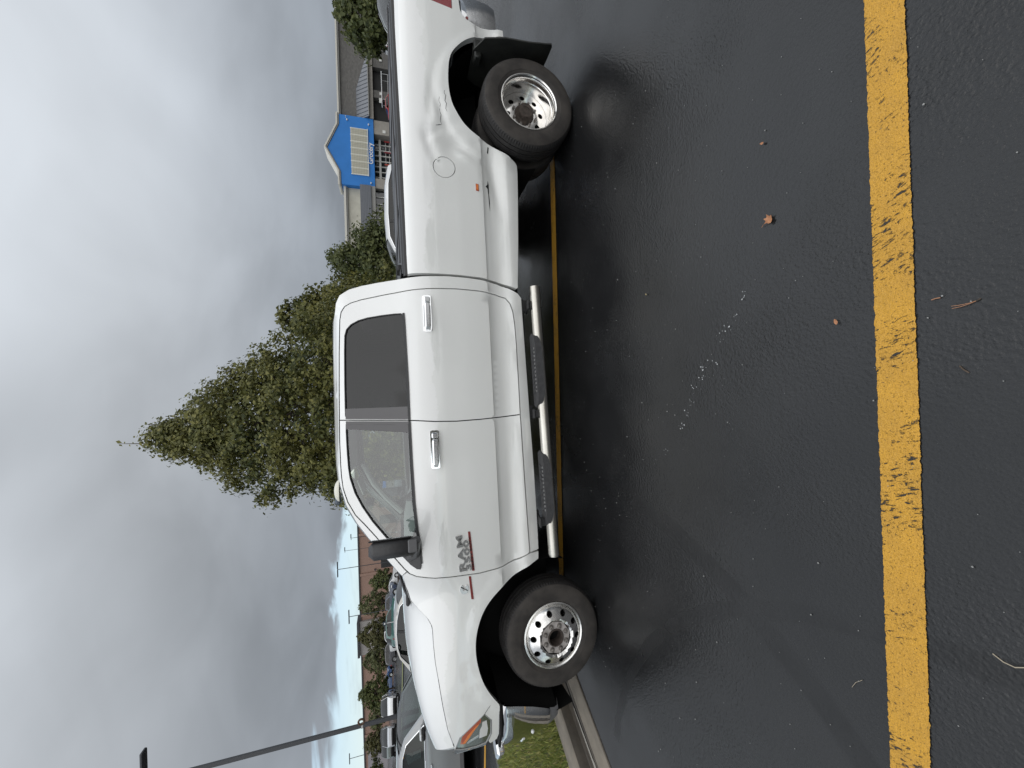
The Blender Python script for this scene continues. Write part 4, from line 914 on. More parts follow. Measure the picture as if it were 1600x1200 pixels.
lo = litter('leaf', *leaf_mesh(L1, .023, .014, 1), leafm, (.665, 1.27), .6, 'curled orange brown leaf, the largest lying on the bare asphalt', 'leaf')
b = MB(); b.tube([(.0, .018, .01), (.004, .03, .008), (.005, .042, .004)], .0009, 5); b.build('stalk', leafm, lo)
litter('leaf', *leaf_mesh(L2, .012, .01, 2), leafm, (.19, 1.02), .3, 'small orange leaf between the long white scuff and near yellow line', 'leaf')
litter('leaf', *leaf_mesh(L2, .010, .010, 3), leafm, (1.0, 1.29), 1.3, 'tiny tan leaf fragment out beyond the largest orange leaf', 'leaf')
litter('leaf', *leaf_mesh(L2, .009, .008, 4), mat('olive_leaf', (.30, .25, .13), .6), (.54, 2.12), .9, 'tiny olive seed leaf lying nearer the truck', 'leaf')
def strand(pts, r, m, loc, rz, name, label, cat, twin=False):
    b = MB(); b.tube([(x, y, .003 + z) for x, y, z in pts], r, 6)
    if twin: b.tube([(x, y + .005 * max(0, (.05 - i * .009)) * 20, .003 + z) for i, (x, y, z) in enumerate(pts)], r, 6)
    o = b.build(name, m); o.location = (loc[0], loc[1], hg(*loc)); o.rotation_euler = (0, 0, rz); return tag(o, label, cat)
b = MB(); b.tube([(-.024, .010, .004), (-.008, .002, .006), (.010, -.004, .005), (.026, -.006, .003)], .0009, 6); b.tube([(-.026, .003, .004), (-.008, -.003, .005), (.010, -.006, .005), (.026, -.0065, .003)], .0009, 6)
o = b.build('pine_needle', needlem); bs2 = MB(); bs2.tube([(.024, -.006, .003), (.034, -.005, .003)], .0018, 6); bs2.build('sheath', woodm, o)
o.location = (.187, .688, .001); o.rotation_euler = (0, 0, -1.15); tag(o, 'pair of joined rust coloured pine needles beside the near yellow line', 'pine needle')
strand([(-.010, 0, 0), (0, .001, .001), (.010, 0, 0)], .0016, needlem, (.215, .748), -1.45, 'twig', 'short reddish twig near the pine needles, beside the yellow line', 'twig')
strand([(-.014, 0, 0), (0, .001, .002), (.014, .0, 0)], .002, woodm, (.003, .692), .75, 'twig', 'small dark bark twig on the near side of the yellow line', 'twig')
strand([(-.028, -.012, 0), (-.012, .004, .002), (.008, .008, .002), (.030, .004, 0)], .0014, strawm, (-.781, .623), 1.35, 'straw', 'pale curved straw on the asphalt before the left end of the near yellow line', 'straw')
strand([(-.03, .0, 0), (0, .004, .001), (.03, 0, 0)], .0007, strawm, (-1.104, .99), -.6, 'straw', 'thin pale straw just beyond the near yellow line', 'straw')
# white paint scuff: a drift of flakes from the kerb of the stall toward the truck
flk = MB(); rr = random.Random(11)
pa = [(.374, 1.413), (.276, 1.462), (.239, 1.497), (.198, 1.536), (.081, 1.585), (.053, 1.67), (.007, 1.681), (-.054, 1.729), (-.141, 1.756), (-.188, 1.792), (-.267, 1.836), (-.429, 1.978), (-.509, 2.083)]
wts = [9, 4, 8, 6, 5, 9, 8, 7, 9, 8, 10, 4, 3]
for (x, y), n in zip(pa, wts):
    for _ in range(n):
        cx, cy = x + rr.gauss(0, .014), y + rr.gauss(0, .014); r = .0009 + .0026 * rr.random() ** 2; k = rr.randint(4, 6)
        pts = [(cx + r * rr.uniform(.5, 1.4) * math.cos(6.283 * j / k), cy + r * rr.uniform(.5, 1.4) * math.sin(6.283 * j / k)) for j in range(k)]
        flk.add([(*q, .0052) for q in pts] , [tuple(range(k))])
tag(flk.build('paint_flakes', mat('flake_white', (.72, .74, .75), .6)), 'broken trail of white paint flakes on the asphalt', 'paint flakes', kind='stuff')
grit = MB()
for _ in range(420):
    x = rr.uniform(-2.4, 2.4); y = rr.uniform(.45, 3.3); r = .0009 + .0018 * rr.random() ** 3
    grit.box((x, y, .004 + hg(x, y)), (r * 2, r * 1.6, r * 1.2), rz=rr.uniform(0, 3))
tag(grit.build('grit', mat('grit_grey', (.30, .30, .29), .6)), 'pale specks of grit on wet asphalt', 'grit', kind='stuff')
# ================================================================== OTHER VEHICLES
PROF = {
 'sedan': dict(L=4.75, W=1.82, top=[(0, .52), (.004, .66), (.05, .745), (.18, .85), (.275, .925), (.385, 1.33), (.45, 1.43), (.55, 1.455), (.65, 1.43), (.75, 1.33), (.87, 1.05), (.965, 1.00), (.995, .86), (1, .5)], ws=(4, 6), rw=(9, 10), belt=.92,
   win=[(.325, .955), (.400, 1.30), (.455, 1.375), (.55, 1.40), (.645, 1.375), (.74, 1.28), (.80, 1.02), (.74, .965)], bp=.565, ax=(.195, .80), R=.325),
 'suv': dict(L=4.75, W=1.88, top=[(0, .55), (.004, .82), (.04, .93), (.16, 1.02), (.255, 1.07), (.355, 1.48), (.44, 1.66), (.60, 1.70), (.80, 1.68), (.92, 1.59), (.975, 1.12), (.995, .95), (1, .5)], ws=(4, 6), rw=(9, 10), belt=1.06,
   win=[(.300, 1.09), (.375, 1.45), (.45, 1.59), (.60, 1.625), (.80, 1.60), (.885, 1.50), (.915, 1.20), (.86, 1.12)], bp=.55, ax=(.195, .80), R=.36),
 'pickup': dict(L=5.7, W=1.98, top=[(0, .6), (.004, 1.0), (.03, 1.12), (.16, 1.18), (.235, 1.21), (.315, 1.66), (.37, 1.82), (.50, 1.85), (.585, 1.82), (.615, 1.28), (.63, 1.27), (.985, 1.27), (.997, 1.1), (1, .6)], ws=(4, 6), rw=(8, 9), belt=1.2,
   win=[(.275, 1.235), (.335, 1.62), (.38, 1.74), (.50, 1.765), (.57, 1.72), (.592, 1.27)], bp=.44, ax=(.175, .765), R=.40),
 'van': dict(L=4.9, W=1.95, top=[(0, .55), (.004, .80), (.03, .95), (.10, 1.08), (.145, 1.16), (.265, 1.72), (.35, 1.90), (.60, 1.93), (.90, 1.90), (.975, 1.75), (.992, 1.0), (1, .5)], ws=(4, 6), rw=(9, 10), belt=1.12,
   win=[(.215, 1.16), (.290, 1.62), (.36, 1.78), (.60, 1.81), (.90, 1.77), (.93, 1.22), (.88, 1.17)], bp=.46, ax=(.17, .78), R=.34)}
carglass = glass('car_glass_dark', (.045, .055, .055), .95); carglass2 = glass('car_glass_pale', (.62, .72, .66), .9); carglass3 = glass('car_glass_side', (.28, .34, .32), .9)
tyre_far = mat('tyre_far', (.02, .02, .02), .75); hub_far = mat('hub_far', (.45, .45, .46), .3, .8); under = mat('car_under', (.01, .01, .01), .8)
lampw = mat('car_headlamp', (.70, .72, .73), .12, 0, 1.0)
def car(name, label, cat, group, loc, head, kind, col, hi=False, rough=.3, metal=0.0, wcol=None, gl=None, scale=1.0):
    P = PROF[kind]; L = P['L'] * scale; W = P['W'] * scale; zs = scale
    root = empty(name, (loc[0], loc[1], hg(*loc)), math.atan2(head[1], head[0]), label, cat, group)
    pm = mat('car_paint_%03d_%03d_%03d' % tuple(int(c * 255) for c in col), col, rough, metal, 1.0)
    top = [((.5 - u) * L, z * zs) for u, z in P['top']]; belt = P['belt'] * zs; gl = gl or (carglass3 if hi == 2 else carglass)
    if hi: top_s = top
    def T(x, z):
        u = .5 - x / L; t = W / 2
        if u < .16: t -= .16 * ((.16 - u) / .16) ** 2.2
        if u > .88: t -= .10 * ((u - .88) / .12) ** 2
        if z > belt: t -= .33 * (z - belt) + (.05 if z > belt + .40 else 0) * (z - belt - .40)
        elif z < .62 * zs: t -= .10 * (.62 * zs - z)
        else: t -= .02 * ((z - .75 * zs) / .3) ** 2
        return t
    R = P['R'] * zs; Ra = R * 1.14; zb = .24 * zs; bot = []
    def archp(xc):
        a0 = math.asin(max(-1, min(1, (zb - R) / Ra))); return [(xc + Ra * math.cos(a), R + Ra * math.sin(a)) for a in np.linspace(math.pi - a0, a0, 11 if hi else 7)]
    xf, xr = (.5 - P['ax'][0]) * L, (.5 - P['ax'][1]) * L
    outline = [(-L * .488, zb + .06)] + archp(xr) + archp(xf) + [(L * .485, zb + .02)] + top
    win = [((.5 - u) * L, z * zs) for u, z in P['win']]
    sp = .10 if hi else .30
    for sg in (-1, 1):
        fl = sg > 0
        f = (lambda d=0.0, q=sg: (lambda x, z: (x, q * (T(x, z) + d), z)))
        body = sheet('body_side', outline, pm, root, f(), [win], sp, [[(-L * .48, .70 * zs), (L * .46, .62 * zs)], [(-L / 2, belt), (L / 2, belt)]], (0, -sg * .03, 0), fl, 40)
        bx = (.5 - P['bp']) * L
        wz = [q[1] for q in win]
        sheet('window', win, gl, body, f(-.010), (), .25, (), None, fl)
        pil = [(bx - .04, min(wz) + .005), (bx + .04, min(wz) + .005), (bx + .03, max(wz) - .02), (bx - .05, max(wz) - .02)]
        sheet('window_pillar', pil, trim, body, f(.003), (), .3, (), (0, -sg * .015, 0), fl)
        if hi:
            b = MB(); ring = [(x, sg * (T(x, z) + .004), z) for x, z in resample(win, .08)]; b.tube(ring + ring[:1], .011, 5, False); b.build('window_trim', chrome, body)
            for u0 in ((.318, .36), (P['bp'], P['bp']), (.765, .73)):
                pts = [((.5 - (u0[0] + (u0[1] - u0[0]) * 0)) * L, z * zs) for z in np.linspace(.36, P['belt'] - .01, 6)]
                b = MB(); b.tube([(x, sg * (T(x, z) + .001), z) for x, z in pts], .004, 4, False); b.build('door_seam', gap_m, body)
            for u0 in (.50, .68):
                b = MB(); xx = (.5 - u0) * L; b.box((xx, sg * (T(xx, .84 * zs) + .022), .84 * zs), (.20, .022, .035), bev=.008); b.build('handle', chrome if hi == 2 else pm, body)
            b = MB(); b.box(((.5 - .345) * L, sg * (T(0, .98 * zs) + .11), .985 * zs), (.13, .21, .085), bev=.03); mrr = b.build('mirror', trim, root)
            b = MB(); b.box(((.5 - .345) * L + .012, sg * (T(0, .98 * zs) + .11), 1.028 * zs), (.12, .20, .05), bev=.02); b.build('mirror_cap', mat('mirror_silver_cap', (.62, .64, .65), .3, .3), mrr)
            b = MB(); b.box(((.5 - .35) * L, sg * (T(0, .95 * zs) + .01), .965 * zs), (.06, .08, .03)); b.build('mirror_foot', trim, mrr)
            sheet('sill', [(xr + Ra + .02, zb - .02), (xf - Ra - .02, zb - .02), (xf - Ra - .02, zb + .055), (xr + Ra + .02, zb + .055)], grey_pl, body, f(.006), (), .3, (), (0, -sg * .05, 0), fl)
        fr = [(.44, .02), (.445, .06)]
        hz = P['top'][1][1] * zs
        sheet('headlight', [(L * .43, hz - .10), (L * .492, hz - .12), (L * .492, hz - .01), (L * .44, hz + .0)], lampw, root, f(.004), (), .2, (), (0, -sg * .03, 0), fl)
        tz = P['top'][-2][1] * zs
        sheet('tail_light', [(-L * .495, tz - .20), (-L * .455, tz - .18), (-L * .455, tz - .02), (-L * .490, tz - .0)], red_l, root, f(.004), (), .2, (), (0, -sg * .03, 0), fl)
    ws0, ws1 = P['ws']; rw0, rw1 = P['rw']; Wc = np.linspace(-1, 1, 13 if hi else 5)
    def strip(i0, i1, m, name, crown, bow, off=0.0, par=root):
        b = MB(); rows = []
        for x, z in top[i0:i1 + 1]: rows.append([(x + bow * (1 - w * w) * (1 if z < 1.6 * zs else .6), (T(x, z) - off) * w, z + crown * (1 - w ** 4) - off * .2) for w in Wc])
        b.grid(rows, flip=True); return b.build(name, m, par, True, 50)
    strip(0, ws0, pm, 'bonnet', .035, .05)
    rf_ = strip(ws1, rw0, pm, 'roof', .05, .0)
    strip(ws0, ws1, gl if not hi else carglass2, 'windscreen', .045, .10, .05)
    strip(rw0, rw1, gl, 'rear_window', .045, -.06, .04)
    if hi:
        b = MB()
        for sg in (-1, 1): b.grid([[(x + d, sg * (T(x, z) - o), z + .004 * (o > 0)) for o, d in ((.0, 0), (.055, .012))] for x, z in top[ws0:ws1 + 1]], flip=sg < 0)
        b.build('windscreen_pillar', pm, root)
    strip(rw1, len(top) - 1, pm, 'boot', .02, -.05)
    b = MB(); b.box((0, 0, (zb + .58 * zs) / 2 + .03), (L * .90, W * .86, .50 * zs)); b.build('underbody', under, root)
    b = MB(); b.box((L * .492, 0, .48 * zs), (.05, W * .72, .16 * zs), bev=.02); b.build('grille', trim, root)
    if hi:
        b = MB()
        for y in (-.38, .38): b.box((-.05 * L + .2, y, .62 * zs + .1), (.5, .5, .5), bev=.08); b.box((-.05 * L - .12, y, 1.02), (.14, .46, .5), ry=.2 * -1, bev=.06); b.box((-.07 * L - .14, y, 1.30), (.09, .26, .16), bev=.04)
        b.build('seat', cab_in if hi == 2 else cab_dk, root)
        b = MB(); b.box((.165 * L, 0, .86 * zs), (.45, W * .8, .14), bev=.05); b.build('dashboard', cab_lt if hi == 2 else cab_in, root)
    n = 28 if hi else 14
    for xc in (xf, xr):
        for sg in (-1, 1):
            w = W / 2 - .02
            wh = lathe([(-.19, .6 * R), (-.18, R * .95), (-.16, R), (-.03, R), (-.01, R * .95), (0, R * .72), (-.012, R * .66)], n, None, 0, sg)
            wh.v = [(p[0] + xc, p[1] + sg * w, p[2] + R) for p in wh.v]; o = wh.build('wheel', tyre_far, root)
            d = lathe([(-.02, R * .67), (-.004, R * .64), (-.03, R * .60), (-.03, R * .22), (-.008, R * .18), (-.008, 0)], n, (lambda j, k: (-.05 * R if k % 4 < 2 and j == 2 else 0)), 0, sg)
            d.v = [(p[0] + xc, p[1] + sg * w, p[2] + R) for p in d.v]; d.build('rim', hub_far, o)
    return root
silver = (.36, .37, .38)
car('silver_sedan', 'silver sedan with pale glass parked beyond the grass island, in front of the truck nose', 'car', None, (-7.42, 8.62), (.997, .075), 'sedan', silver, 2, .28, .55)
s2 = car('beige_sedan', 'silver beige sedan seen side on just over the truck bonnet', 'car', None, (-8.35, 14.2), (-1, -.03), 'sedan', (.52, .51, .48), 1, .3, .4)
car('silver_suv', 'silver wagon with dark windows parked behind the middle of the truck bed', 'car', None, (4.62, 12.7), (-1, -.04), 'suv', (.60, .61, .62), 1, .3, .3, scale=.95)
car('dark_suv', 'dark windowed white roofed wagon behind the tail of the truck', 'car', None, (12.7, 12.9), (-1, -.03), 'suv', (.66, .67, .68), 1, .3, .2)
FARG = 'cars parked across the far lot'
for a in [
 ('white sedan beyond the beige sedan, just past the truck mirror', (-28.6, 60), (1, .1), 'sedan', (.75, .76, .77)),
 ('dark blue pickup in front of the brick building', (-30.8, 59), (1, .05), 'pickup', (.03, .045, .09)),
 ('maroon red sedan between the dark blue and white pickups', (-33.3, 62), (.9, .4), 'sedan', (.20, .03, .03)),
 ('white pickup under the round green tree by the brick building', (-36.4, 62), (-1, .1), 'pickup', (.78, .79, .80)),
 ('teal green car near the small lot sign', (-26.6, 47), (.6, .8), 'suv', (.05, .16, .14)),
 ('dark grey car in front of the pale block of the brick building', (-39.5, 63), (1, .1), 'suv', (.09, .09, .10)),
 ('small bright blue car beyond the grass verge', (-53.3, 75), (1, .2), 'suv', (.06, .14, .36)),
 ('black car beside the bright blue car', (-50.5, 77), (1, .2), 'sedan', (.02, .02, .022)),
 ('white sedan left of the bright blue car beyond the verge', (-48.2, 76), (1, .2), 'sedan', (.75, .76, .77)),
 ('white van nearest the dark lamp post', (-36.9, 48), (.55, -.83), 'van', (.76, .77, .78)),
 ('white pickup behind the white van near the lamp post', (-44.0, 58), (.55, -.83), 'pickup', (.76, .77, .78)),
 ('light grey car past the lamp post, nearest of its row', (-41.2, 49), (.6, -.8), 'suv', (.50, .52, .55)),
 ('white wagon at the far left edge behind the silver sedan', (-46.5, 48), (.7, -.7), 'suv', (.75, .76, .77)),
 ('dark green car deep in the far left row', (-44.2, 51), (.6, -.8), 'suv', (.04, .07, .06)),
 ('grey pickup behind the others at the far left', (-48.5, 58), (.6, -.8), 'pickup', (.22, .23, .25)),
 ('white car peeping over the tonneau beside the small tree', (6.7, 40), (1, .1), 'sedan', (.78, .79, .80)),
 ('white sedan right of the small tree near the store', (12.6, 52), (1, 0), 'sedan', (.74, .75, .76)),
 ('red car before the store entrance', (49.3, 71), (1, 0), 'sedan', (.42, .03, .03)),
 ('white car before the grey wing of the store', (60.0, 70), (1, 0), 'suv', (.78, .79, .80)),
 ('dark car right of the white car by the grey wing', (65.3, 71), (1, 0), 'sedan', (.03, .03, .035)),
 ('white van under the tree at the right edge of the lot', (56.0, 62), (1, .1), 'van', (.76, .77, .78)),
]: car('parked_car', a[0], 'car', FARG, a[1], a[2], a[3], a[4])
# ================================================================== TREES
def leaf_mat(name, stops, transl=.25):
    m = mat(name, (.06, .07, .02), .55, spec=.35); g = G(m)
    gi = g.n('ShaderNodeNewGeometry'); cr = g.n('ShaderNodeValToRGB'); g.l(gi.outputs['Random Per Island'], cr.inputs[0]); el = cr.color_ramp.elements
    el[0].position = 0; el[0].color = (*stops[0], 1); el[1].position = 1; el[1].color = (*stops[-1], 1)
    for i, c in enumerate(stops[1:-1]): e = el.new((i + 1) / (len(stops) - 1)); e.color = (*c, 1)
    n = g.rng(g.noise(g.coord('Object'), .9, 3), .38, .62); c = g.mix(g.math('MULTIPLY', n, .5), cr.outputs[0], stops[-1])
    g.set('Base Color', c); tr = g.n('ShaderNodeBsdfTranslucent'); g.l(c, tr.inputs[0]); mx = g.n('ShaderNodeMixShader'); mx.inputs[0].default_value = transl
    g.l(g.b.outputs[0], mx.inputs[1]); g.l(tr.outputs[0], mx.inputs[2]); g.l(mx.outputs[0], g.o.inputs['Surface']); return m
bark = mottled('tree_bark', (.075, .06, .05), (.12, .10, .085), 8, .9, .6, 20)
lm_a = leaf_mat('leaf_olive', [(.024, .035, .010), (.048, .062, .016), (.080, .093, .023), (.13, .138, .035), (.22, .205, .056)])
lm_b = leaf_mat('leaf_dark', [(.028, .042, .013), (.05, .068, .019), (.08, .098, .028), (.125, .138, .042)])
lm_c = leaf_mat('leaf_far', [(.035, .045, .013), (.06, .065, .02), (.09, .09, .03), (.11, .10, .036)])
lm_d = leaf_mat('leaf_grey', [(.045, .060, .022), (.075, .092, .034), (.11, .122, .048), (.14, .145, .06)])
def leaves_mesh(name, C, N, size, seed, m, parent, cup=.25):
    rg = np.random.RandomState(seed); n = len(C); N = N / np.linalg.norm(N, axis=1, keepdims=True)
    a = np.cross(N, rg.randn(n, 3)); a /= np.linalg.norm(a, axis=1, keepdims=True); bb = np.cross(N, a); s = size * (.5 + 1.0 * rg.rand(n, 1) ** 1.3)
    p0 = C - a * s * .55; p1 = C + bb * s * .36 - N * s * cup * .3 - a * s * .08; p2 = C + a * s * .6 - N * s * cup * .5; p3 = C - bb * s * .36 - N * s * cup * .3 - a * s * .08
    vs = np.stack([p0, p1, p2, p3], 1).reshape(-1, 3); i = np.arange(n) * 4; fc = np.stack([i, i + 1, i + 2, i, i + 2, i + 3], 1).ravel()
    me = bpy.data.meshes.new(name); me.vertices.add(n * 4); me.vertices.foreach_set('co', vs.ravel()); me.loops.add(n * 6); me.loops.foreach_set('vertex_index', fc); me.polygons.add(n * 2)
    me.polygons.foreach_set('loop_start', np.arange(n * 2) * 3); me.polygons.foreach_set('loop_total', [3] * (n * 2)); me.update(calc_edges=True); me.materials.append(m)
    o = bpy.data.objects.new(name, me); COL.objects.link(o); o.parent = parent; return o
def tree(name, label, loc, H, z0, rad, nl, ls, m, group=None, seed=1, trunk=.12, clump=.38, lean=(0, 0), open_=0.0, sprigs=(), lumps=.25, perc=26):
    """rad(t): crown radius at relative crown height t (0 bottom .. 1 top)"""
    base = (loc[0], loc[1], hg(*loc)); root = empty(name, base, 0, label, 'tree', group); rg = np.random.RandomState(seed); r = random.Random(seed)
    b = MB(); top = z0 + (H - z0) * .9
    ctr = lambda z: (lean[0] * z / H + .04 * math.sin(z * 1.3 + seed), lean[1] * z / H + .04 * math.cos(z * 1.7 + seed))
    zs = np.linspace(-.1, top, 10); b.tube([(*ctr(z), z) for z in zs], [trunk * (1.25 if i == 0 else 1) * max(.12, 1 - .92 * z / top) for i, z in enumerate(zs)], 8)
    ncl = max(6, nl // perc); C = []; Nn = []
    ts = rg.rand(ncl * 6); keep = rg.rand(ncl * 6) < np.array([rad(t) for t in ts]) / max(rad(t) for t in np.linspace(0, 1, 30)); ts = ts[keep][:ncl]
    ph = rg.rand(8) * 6.28
    for i, t in enumerate(ts):
        az = rg.rand() * 6.283; z = z0 + t * (H - z0)
        lump = 1 + lumps * (math.sin(3 * az + ph[0] + 5 * t) * .5 + math.sin(5 * az + ph[1] - 9 * t) * .35 + math.sin(2 * az + 14 * t + ph[2]) * .4)
        R = rad(t) * lump; q = R * (.35 + .65 * math.sqrt(rg.rand())) if rg.rand() > .22 else R * rg.uniform(.95, 1.10)
        cx, cy = ctr(z); p = np.array([cx + q * math.cos(az), cy + q * math.sin(az), z])
        if i < 46:
            zb = max(z0 * .75, z - q * .65); c0 = ctr(zb); b.tube([(c0[0], c0[1], zb), ((c0[0] + p[0]) / 2, (c0[1] + p[1]) / 2, (zb + p[2]) / 2 + .05), tuple(p)], [trunk * .28, trunk * .18, trunk * .05], 5)
        k = int(perc * rg.uniform(.5, 1.5)); cs = clump * rg.uniform(.6, 1.25)
        d = rg.randn(k, 3); d /= np.linalg.norm(d, axis=1, keepdims=True); d *= cs * (rg.rand(k, 1) ** .45); d[:, 2] *= .75
        C.append(p + d); out = np.array([math.cos(az), math.sin(az), .55]); Nn.append(out * .7 + d / cs * .8 + rg.randn(k, 3) * .45)
    b.build('trunk', bark, root)
    C = np.concatenate(C); Nn = np.concatenate(Nn); ok = C[:, 2] > z0 - .5
    if open_ > 0:
        f = np.sin(C[:, 0] * 3.1 + ph[3]) * np.sin(C[:, 2] * 2.9 + ph[4]) * np.sin(C[:, 1] * 2.3 + ph[5]); ok &= (f < 1 - open_ * 1.4) | (rg.rand(len(C)) < .25)
    for (pts, n) in sprigs:
        for j in range(n):
            t = j / max(1, n - 1); k = min(int(t * (len(pts) - 1)), len(pts) - 2); u = t * (len(pts) - 1) - k; p = np.array(pts[k]) * (1 - u) + np.array(pts[k + 1]) * u
            C = np.concatenate([C, [p + np.array([(-1) ** j * .045, -.02, .01]) + rg.randn(3) * .01]]); Nn = np.concatenate([Nn, [np.array([.15 * (-1) ** j, -1, .2]) + rg.randn(3) * .2]]); ok = np.append(ok, True)
        bs = MB(); bs.tube(pts, [.012] * (len(pts) - 1) + [.004], 4); bs.build('twig', bark, root)
    leaves_mesh('crown', C[ok], Nn[ok], ls, seed + 5, m, root); return root
big = lambda t: float(np.interp(t, [0, .08, .2, .34, .5, .64, .78, .90, 1.0], [2.4, 3.05, 3.15, 2.75, 2.2, 1.65, 1.15, .55, .10]))
tree('tall_tree', 'tall conical leafy tree rising behind the truck cab', (.05, 13.2), 8.05, 1.0, big, 98000, .086, lm_a, None, 4, .16, .33, (-1.35, 0), .05,
     [([(-1.38, -.1, 7.85), (-1.36, -.1, 8.2), (-1.33, -.1, 8.62)], 11), ([(.45, -.4, 5.6), (.55, -.5, 5.9), (.60, -.5, 6.12)], 7), ([(-.95, -.2, 7.5), (-.86, -.2, 7.75), (-.84, -.2, 7.95)], 5), ([(1.1, -.5, 5.0), (1.25, -.5, 5.2), (1.3, -.5, 5.35)], 8)], lumps=.17, perc=44)
mid = lambda t: float(np.interp(t, [0, .15, .35, .6, .8, 1.0], [1.1, 1.6, 1.65, 1.25, .75, .15]))
tree('small_tree', 'shorter olive green tree between the tall tree and the store', (2.45, 15.0), 5.25, 1.2, (lambda t: mid(t) * .92), 17000, .11, lm_a, None, 9, .10, .36, (-.05, 0), .15, lumps=.42, perc=50)
tree('dark_tree', 'darker green tree right of the olive one, in front of the cream store wing', (6.1, 20.6), 4.25, 1.0, lambda t: mid(t) * 1.12, 15000, .14, lm_b, None, 14, .11, .45, (.2, 0), .18, lumps=.42, perc=45)
tree('dark_tree', 'dark green tree at the right edge in front of the grey store wing', (54.0, 60), 7.9, .9, lambda t: mid(t) * 3.0, 5000, .55, lm_b, None, 21, .2, 1.0, (0, 0), .1, lumps=.3)
rnd = lambda t: float(np.interp(t, [0, .2, .5, .8, 1], [1.6, 2.6, 2.3, 1.3, .2])); loose = lambda t: float(np.interp(t, [0, .2, .5, .75, 1], [1.0, 2.3, 2.7, 1.9, .5]))
TG = 'trees before the brick building'
for a in [('small round dark tree just past the truck mirror', (-30.6, 66), 5.9, 2.6, lambda t: rnd(t) * .75, 900, lm_b, .05),
          ('loose thin crowned tree behind the white sedan', (-35.6, 69), 8.0, 3.6, loose, 1300, lm_d, .55),
          ('dense conical green tree under the far light pole', (-39.4, 67), 8.0, 2.9, lambda t: rnd(t) * 1.08, 2200, lm_c, .0),
          ('loose grey green tree before the pale building block', (-46.2, 71), 7.6, 3.4, loose, 1500, lm_d, .45),
          ('broad dark tree behind the bright blue car', (-51.0, 70), 8.4, 2.8, lambda t: rnd(t) * 1.25, 2400, lm_b, .05),
          ('thin pale tree behind the lamp post', (-56.5, 72), 7.4, 2.9, lambda t: loose(t) * .9, 900, lm_d, .5),
          ('feathery olive tree left of the lamp post', (-61.6, 73), 8.0, 2.6, loose, 1300, lm_c, .35),
          ('dark round tree at the far left edge', (-65.0, 69), 8.8, 2.6, lambda t: rnd(t) * 1.2, 2300, lm_b, .1)]:
    hz_ = hg(*a[1]); tree('lot_tree', a[0], a[1], a[2] - hz_ + .1, max(1.0, a[3] - hz_ - .4), (lambda t, q=a[4]: q(t) * .72), int(a[5] * 2.2), .28, a[6], TG, int(abs(a[1][0]) * 10), .14, .45, (0, 0), a[7] * .6, lumps=.3, perc=18)
RG = 'trees across the lot behind the photographer'
for i, (x, y, hh_, k) in enumerate([(-38, -44, 9, 1.3), (-24, -40, 8, 1.2), (-12, -43, 9.5, 1.3), (1, -41, 7.5, 1.1), (13, -44, 9.0, 1.35), (25, -40, 8.0, 1.2), (38, -45, 9.5, 1.4)]):
    tree('lot_tree', 'leafy tree across the lot, mirrored in the paint and door glass', (x, y), hh_, 2.0, (lambda t, q=k: rnd(t) * q), 1300, .6, lm_c, RG, 300 + i, .18, .8, (0, 0), .05, lumps=.3, perc=18)
# ================================================================== BUILDINGS
brick = mottled('brick_wall', (.235, .125, .095), (.19, .10, .078), .5, .85); g = G(brick)
bt = g.n('ShaderNodeTexBrick'); g.l(g.coord('Object', (1, 1, 1), (math.pi / 2, 0, 0)), bt.inputs['Vector']); bt.inputs['Scale'].default_value = 2.2; bt.inputs['Color1'].default_value = (.32, .20, .155, 1); bt.inputs['Color2'].default_value = (.27, .165, .13, 1); bt.inputs['Mortar'].default_value = (.30, .22, .18, 1)
g.set('Base Color', bt.outputs['Color'])
greyw = mottled('grey_block', (.165, .158, .148), (.125, .12, .113), 1.2, .9, .4, 8); g = G(greyw)
bt = g.n('ShaderNodeTexBrick'); g.l(g.coord('Object', (1, 1, 1), (math.pi / 2, 0, 0)), bt.inputs['Vector']); bt.inputs['Scale'].default_value = 1.2; bt.inputs['Color1'].default_value = (.165, .158, .148, 1); bt.inputs['Color2'].default_value = (.125, .12, .113, 1); bt.inputs['Mortar'].default_value = (.11, .106, .10, 1); bt.inputs['Mortar Size'].default_value = .01
g.set('Base Color', bt.outputs['Color'])
cream = mottled('cream_render', (.55, .53, .45), (.48, .46, .39), .8, .85); creamt = mat('cream_trim', (.62, .60, .54), .6); greyt = mat('grey_trim', (.30, .295, .28), .7)
bluew = mottled('blue_render', (.022, .20, .60), (.018, .18, .54), .5, .6); metal_b = mat('awning_metal', (.17, .18, .20), .4, .4); dkopen = mat('dark_opening', (.018, .018, .018), .6)
darkwin = mat('store_glass', (.02, .025, .03), .08, 0, .8); whitef = mat('white_frame', (.75, .75, .71), .5); copm = mat('dark_coping', (.04, .04, .045), .5); pier = mottled('pier_beige', (.36, .335, .30), (.30, .28, .25), 1.5, .85)
lettm = mat('white_letter', (.80, .80, .80), .5); gridc = mat('panel_cream', (.58, .56, .46), .6); gridl = mat('panel_bar', (.78, .78, .70), .5); gridd = mat('panel_rule', (.40, .39, .33), .6)
store = empty('store', (44.75, 80, 0), 0, 'long grey and cream store with a blue gabled entrance sign', 'store')
SX, SY = 44.75, 80
def sbox(name, x0, x1, y0, y1, z0, z1, m, par=store, bev=0):
    b = MB(); b.box(((x0 + x1) / 2 - SX, (y0 + y1) / 2 - SY, (z0 + z1) / 2), (x1 - x0, y1 - y0, z1 - z0), bev=bev); return b.build(name, m, par, False)
wr_ = sbox('grey_wing', 51.2, 100, 80, 140, 0, 9.55, greyw); wl_ = sbox('cream_wing', 8, 38.2, 80.02, 140, 0, 9.0, cream)
